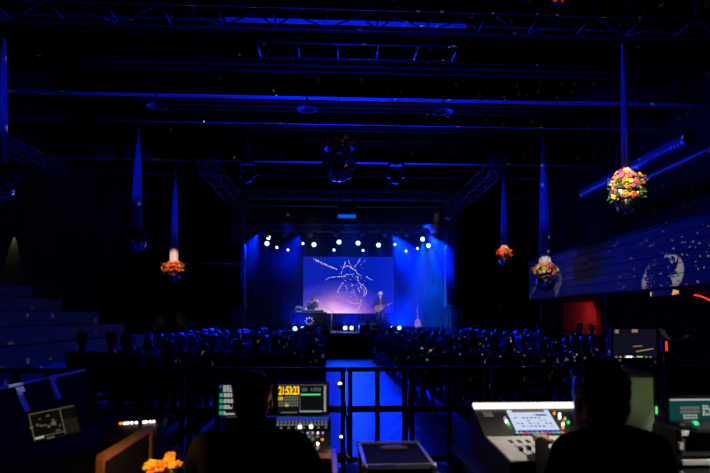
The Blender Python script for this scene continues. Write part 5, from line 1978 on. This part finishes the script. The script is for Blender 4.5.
# --- row of lit white keys on a small controller
Yk = 3.3
a, b = P(118, 420, Yk), P(157, 420, Yk)
ct = thing('key_controller', 'small black controller with a row of glowing white keys and one orange', 'controller', ((a.x + b.x) / 2, Yk, TZ))
cwid = b.x - a.x
ctz = a.z - TZ
MB().prism([(-cwid / 2 - 0.03, -0.12, 0.0), (-cwid / 2 - 0.03, -0.12, ctz - 0.06), (-cwid / 2 - 0.03, 0.06, ctz + 0.03), (-cwid / 2 - 0.03, 0.1, ctz + 0.03), (-cwid / 2 - 0.03, 0.1, 0.0)], (cwid + 0.06, 0, 0)).build('controller_body', M_PLASTIC, ct)
for i, px in enumerate((123, 126.8, 130, 133.8, 138.2, 145.8, 148.2, 152, 155.5)):
    p = P(px, 420.3 - 0.06 * (px - 123), Yk)
    MB().ball((p.x - ct.location.x, -0.032, p.z - TZ - 0.012), (0.008 if i else 0.012, 0.010, 0.008), None, 2).build('lit_key', E_AMBER if i == 0 else E_WHITE, ct)

# --- brown open lid and flower bunch
la, lb_ = P(103, 457, 2.35), P(157, 427, 2.95)
bl = thing('brown_case_lid', 'open wooden case with orange-lit raised edge, left of the flowers', 'case', (-0.895, 2.62, TZ))
Ly, Lz = 0.62, 1.142 - TZ
MB().box((0, 0, Lz / 2), (0.02, Ly, Lz)).build('lid_panel', M_CASE, bl)
mb = MB()
mb.bar((0.005, -Ly / 2, Lz), (0.005, Ly / 2, Lz), 0.034, 0.026)
mb.bar((0.005, -Ly / 2, 0.02), (0.005, -Ly / 2, Lz), 0.026, 0.026)
mb.bar((0.005, Ly / 2, 0.02), (0.005, Ly / 2, Lz), 0.026, 0.026)
mb.build('lid_edge', mat('brown_case_edge', (0.34, 0.16, 0.05), 0.45, scale=9), bl)
MB().box((0.10, 0, 0.05), (0.18, Ly, 0.10), bevel=0.005).build('case_base', M_WOOD, bl)
pf = P(164, 462, 2.45)
fl = thing('flower_bunch', 'bunch of glowing orange and yellow flowers beside the brown case', 'flowers', (pf.x + 0.03, 2.42, TZ))
vz = pf.z - TZ - 0.02
MB().lathe([(0.04, 0), (0.055, 0.03), (0.05, vz * 0.55), (0.035, vz * 0.6), (0.045, vz * 0.66)], m=None, n=18).build('vase', M_CASE, fl)
gf = random.Random(3)
for i in range(13):
    a_ = gf.uniform(0, 2 * PI)
    rr = gf.uniform(0.0, 0.085)
    c = Vector((rr * math.cos(a_), rr * math.sin(a_), vz + gf.uniform(-0.03, 0.05)))
    mb = MB()
    flower(mb, c, gf.uniform(0.02, 0.034), FLOW[1] if i % 3 else FLOW[2], (math.cos(a_) * rr * 8, math.sin(a_) * rr * 8 - 0.4, 1))
    bs = mb.build('blossom', None, fl)
    MB().cyl((0, 0, vz * 0.6), c - Vector((0, 0, 0.006)), 0.003, n=5).build('stem', M_LEAF, bs)
lv = MB()
for i in range(16):
    a_ = gf.uniform(0, 2 * PI)
    lv.ball((0.08 * math.cos(a_) - 0.03, 0.08 * math.sin(a_), vz - 0.04 + gf.uniform(-0.03, 0.03)), (0.03, 0.004, 0.014), None, 1, True, (gf.uniform(-1, 1), gf.uniform(-1, 1), a_))
lv.build('leaves', M_LEAF, fl)
spot('flower_lamp', (pf.x + 0.05, 2.10, 1.40), (pf.x - 0.06, 2.5, 1.05), 13.0, (1.0, 0.52, 0.13), 75, 1.0, 0.02, 0.0)

# ================================================================ operators
def stool(loc, h, lab):
    root = thing('high_stool', lab, 'stool', loc)
    MB().lathe([(0.02, h - 0.06), (0.17, h - 0.055), (0.19, h - 0.03), (0.18, h), (0.02, h + 0.004)], m=None, n=24).build('seat', M_CLOTH1, root)
    MB().cyl((0, 0, 0.05), (0, 0, h - 0.05), 0.028, n=12).build('column', M_EDGE, root)
    for k in range(5):
        a = 2 * PI * k / 5
        MB().cyl((0, 0, 0.07), (0.27 * math.cos(a), 0.27 * math.sin(a), 0.03), 0.02, 0.014, n=8).build('leg', M_EDGE, root)


def operator(px, Y, ztop, headw, lab, reach, turn, shoulder, hair, hoff=0.70, hy=0.09, sz=0.53, el_out=0.10):
    s = 1.0
    p = P(px, 400, Y)
    # seated body raised on a high stool; the head top reaches ztop
    seat = ztop - hoff - 0.125 * headw
    dz = seat - 0.455
    C = []
    ch = (0, 0.0, 0)
    z = seat
    for sd in (-1, 1):
        C.append(((sd * 0.09, 0.0, z + 0.10), (sd * 0.10, 0.01, z + 0.46), 0.125, 0.12, M_MATTE))
        C.append(((sd * 0.06, 0.02, z + 0.50), (sd * shoulder * 0.92, 0.02, z + sz), 0.09, 0.072, M_MATTE))
        C.append(((sd * 0.10, 0.0, z + 0.08), (sd * 0.14, 0.42, z + 0.05), 0.09, 0.066, M_TROUS))
        C.append(((sd * 0.14, 0.42, z + 0.05), (sd * 0.13, 0.36, z - 0.36), 0.062, 0.045, M_TROUS))
        C.append(((sd * 0.13, 0.35, z - 0.42), (sd * 0.14, 0.51, z - 0.435), 0.044, 0.034, M_BLACK))
        sh = (sd * shoulder, 0.02, z + sz)
        ha = reach[0 if sd < 0 else 1]
        ha = (ha[0], ha[1], ha[2])
        mid = (Vector(sh) + Vector(ha)) / 2
        el = (sd * (shoulder + 0.045), 0.10, z + 0.28) if el_out < 0 else (mid.x + sd * el_out, mid.y - 0.02, mid.z - 0.12)
        C.append((sh, el, 0.060, 0.048, M_MATTE))
        C.append((el, ha, 0.044, 0.030, M_MATTE))
        d = Vector(ha) - Vector(el)
        C += hand_caps(ha, (d.x, d.y, d.z * 0.4), (0, 0.1, -1), M_SKIN, sd)
    C.append(((0, 0.02, z + 0.54), (0, hy * 0.6, z + hoff - 0.08), 0.066, 0.06, M_MATTE))
    hc = (0, hy, z + hoff)
    hs = headw
    me = fuse('operator_body', C, head_parts(hc, M_SKIN, turn, 0.0, hs), 0.010)
    o = bpy.data.objects.new('person', me)
    COL.objects.link(o)
    o.location = (p.x, Y, 0)
    tag(o, lab, 'person')
    hair_mesh(hc, hair, 'short', turn, 0, hs).build('hair', hair, o)
    return o, seat, dz


# lighting operator
oA, seA, _ = operator(251, 2.42, 1.463, 1.0, 'person in black with short dark hair seated at the lighting desk, back to us', [(-0.22, 0.46, TZ + 0.21), (0.17, 0.46, TZ + 0.21)], R(-4), 0.20, M_HAIRD, 0.715, 0.085)
stool((oA.location.x, 2.42, 0), seA - 0.015, 'high stool under the lighting operator')
MB().box((-oA.location.x * 0, 0, 0.1), (0.01, 0.01, 0.01)).bm.free()
oB, seB, _ = operator(613, 2.0, 1.525, 1.15, 'large dark person seated before the digital mixer, back to us and arm reaching left', [(-0.09, 0.46, 1.15), (0.20, 0.40, 1.10)], R(14), 0.165, M_HAIRD, 0.66, 0.13, 0.49, -1)
stool((oB.location.x, 2.0, 0), seB - 0.015, 'high stool under the sound operator')
spot('rim_light', (P(560, 380, 3.4).x, 3.4, 1.75), (oB.location.x - 0.05, 2.0, 1.42), 0.0, BLUE, 20, 0.5, 0.03, 0.0)

# ================================================================ haze over the stage
hz_ = bpy.data.materials.new('stage_haze')
hz_.use_nodes = True
nt = hz_.node_tree
nt.nodes.remove(nt.nodes['Principled BSDF'])
vs = nt.nodes.new('ShaderNodeVolumeScatter')
vs.inputs['Color'].default_value = (0.9, 0.92, 1, 1)
vs.inputs['Anisotropy'].default_value = 0.25
tc = nt.nodes.new('ShaderNodeTexCoord')
nz = nt.nodes.new('ShaderNodeTexNoise')
nz.inputs['Scale'].default_value = 0.55
nz.inputs['Detail'].default_value = 3
nt.links.new(tc.outputs['Object'], nz.inputs['Vector'])
mr = nt.nodes.new('ShaderNodeMapRange')
mr.inputs['From Min'].default_value = 0.3
mr.inputs['From Max'].default_value = 0.75
mr.inputs['To Min'].default_value = 0.003
mr.inputs['To Max'].default_value = 0.018
nt.links.new(nz.outputs['Fac'], mr.inputs['Value'])
sx = nt.nodes.new('ShaderNodeSeparateXYZ')
nt.links.new(tc.outputs['Object'], sx.inputs[0])
mx2 = nt.nodes.new('ShaderNodeMapRange')      # haze density rises towards the right
mx2.inputs['From Min'].default_value = 0.8
mx2.inputs['From Max'].default_value = 3.0
mx2.inputs['To Min'].default_value = 0.45
mx2.inputs['To Max'].default_value = 3.4
nt.links.new(sx.outputs['X'], mx2.inputs['Value'])
ml2 = nt.nodes.new('ShaderNodeMath')
ml2.operation = 'MULTIPLY'
nt.links.new(mr.outputs[0], ml2.inputs[0])
nt.links.new(mx2.outputs[0], ml2.inputs[1])
nt.links.new(ml2.outputs[0], vs.inputs['Density'])
nt.links.new(vs.outputs[0], nt.nodes['Material Output'].inputs['Volume'])
hb = MB().box((0, 0, 0), (8.7, 8.0, 6.0)).build('haze', hz_, loc=(0.92, 26.4, 4.3))
tag(hb, 'thin blue-lit haze hanging over the stage', 'haze', None, 'stuff')
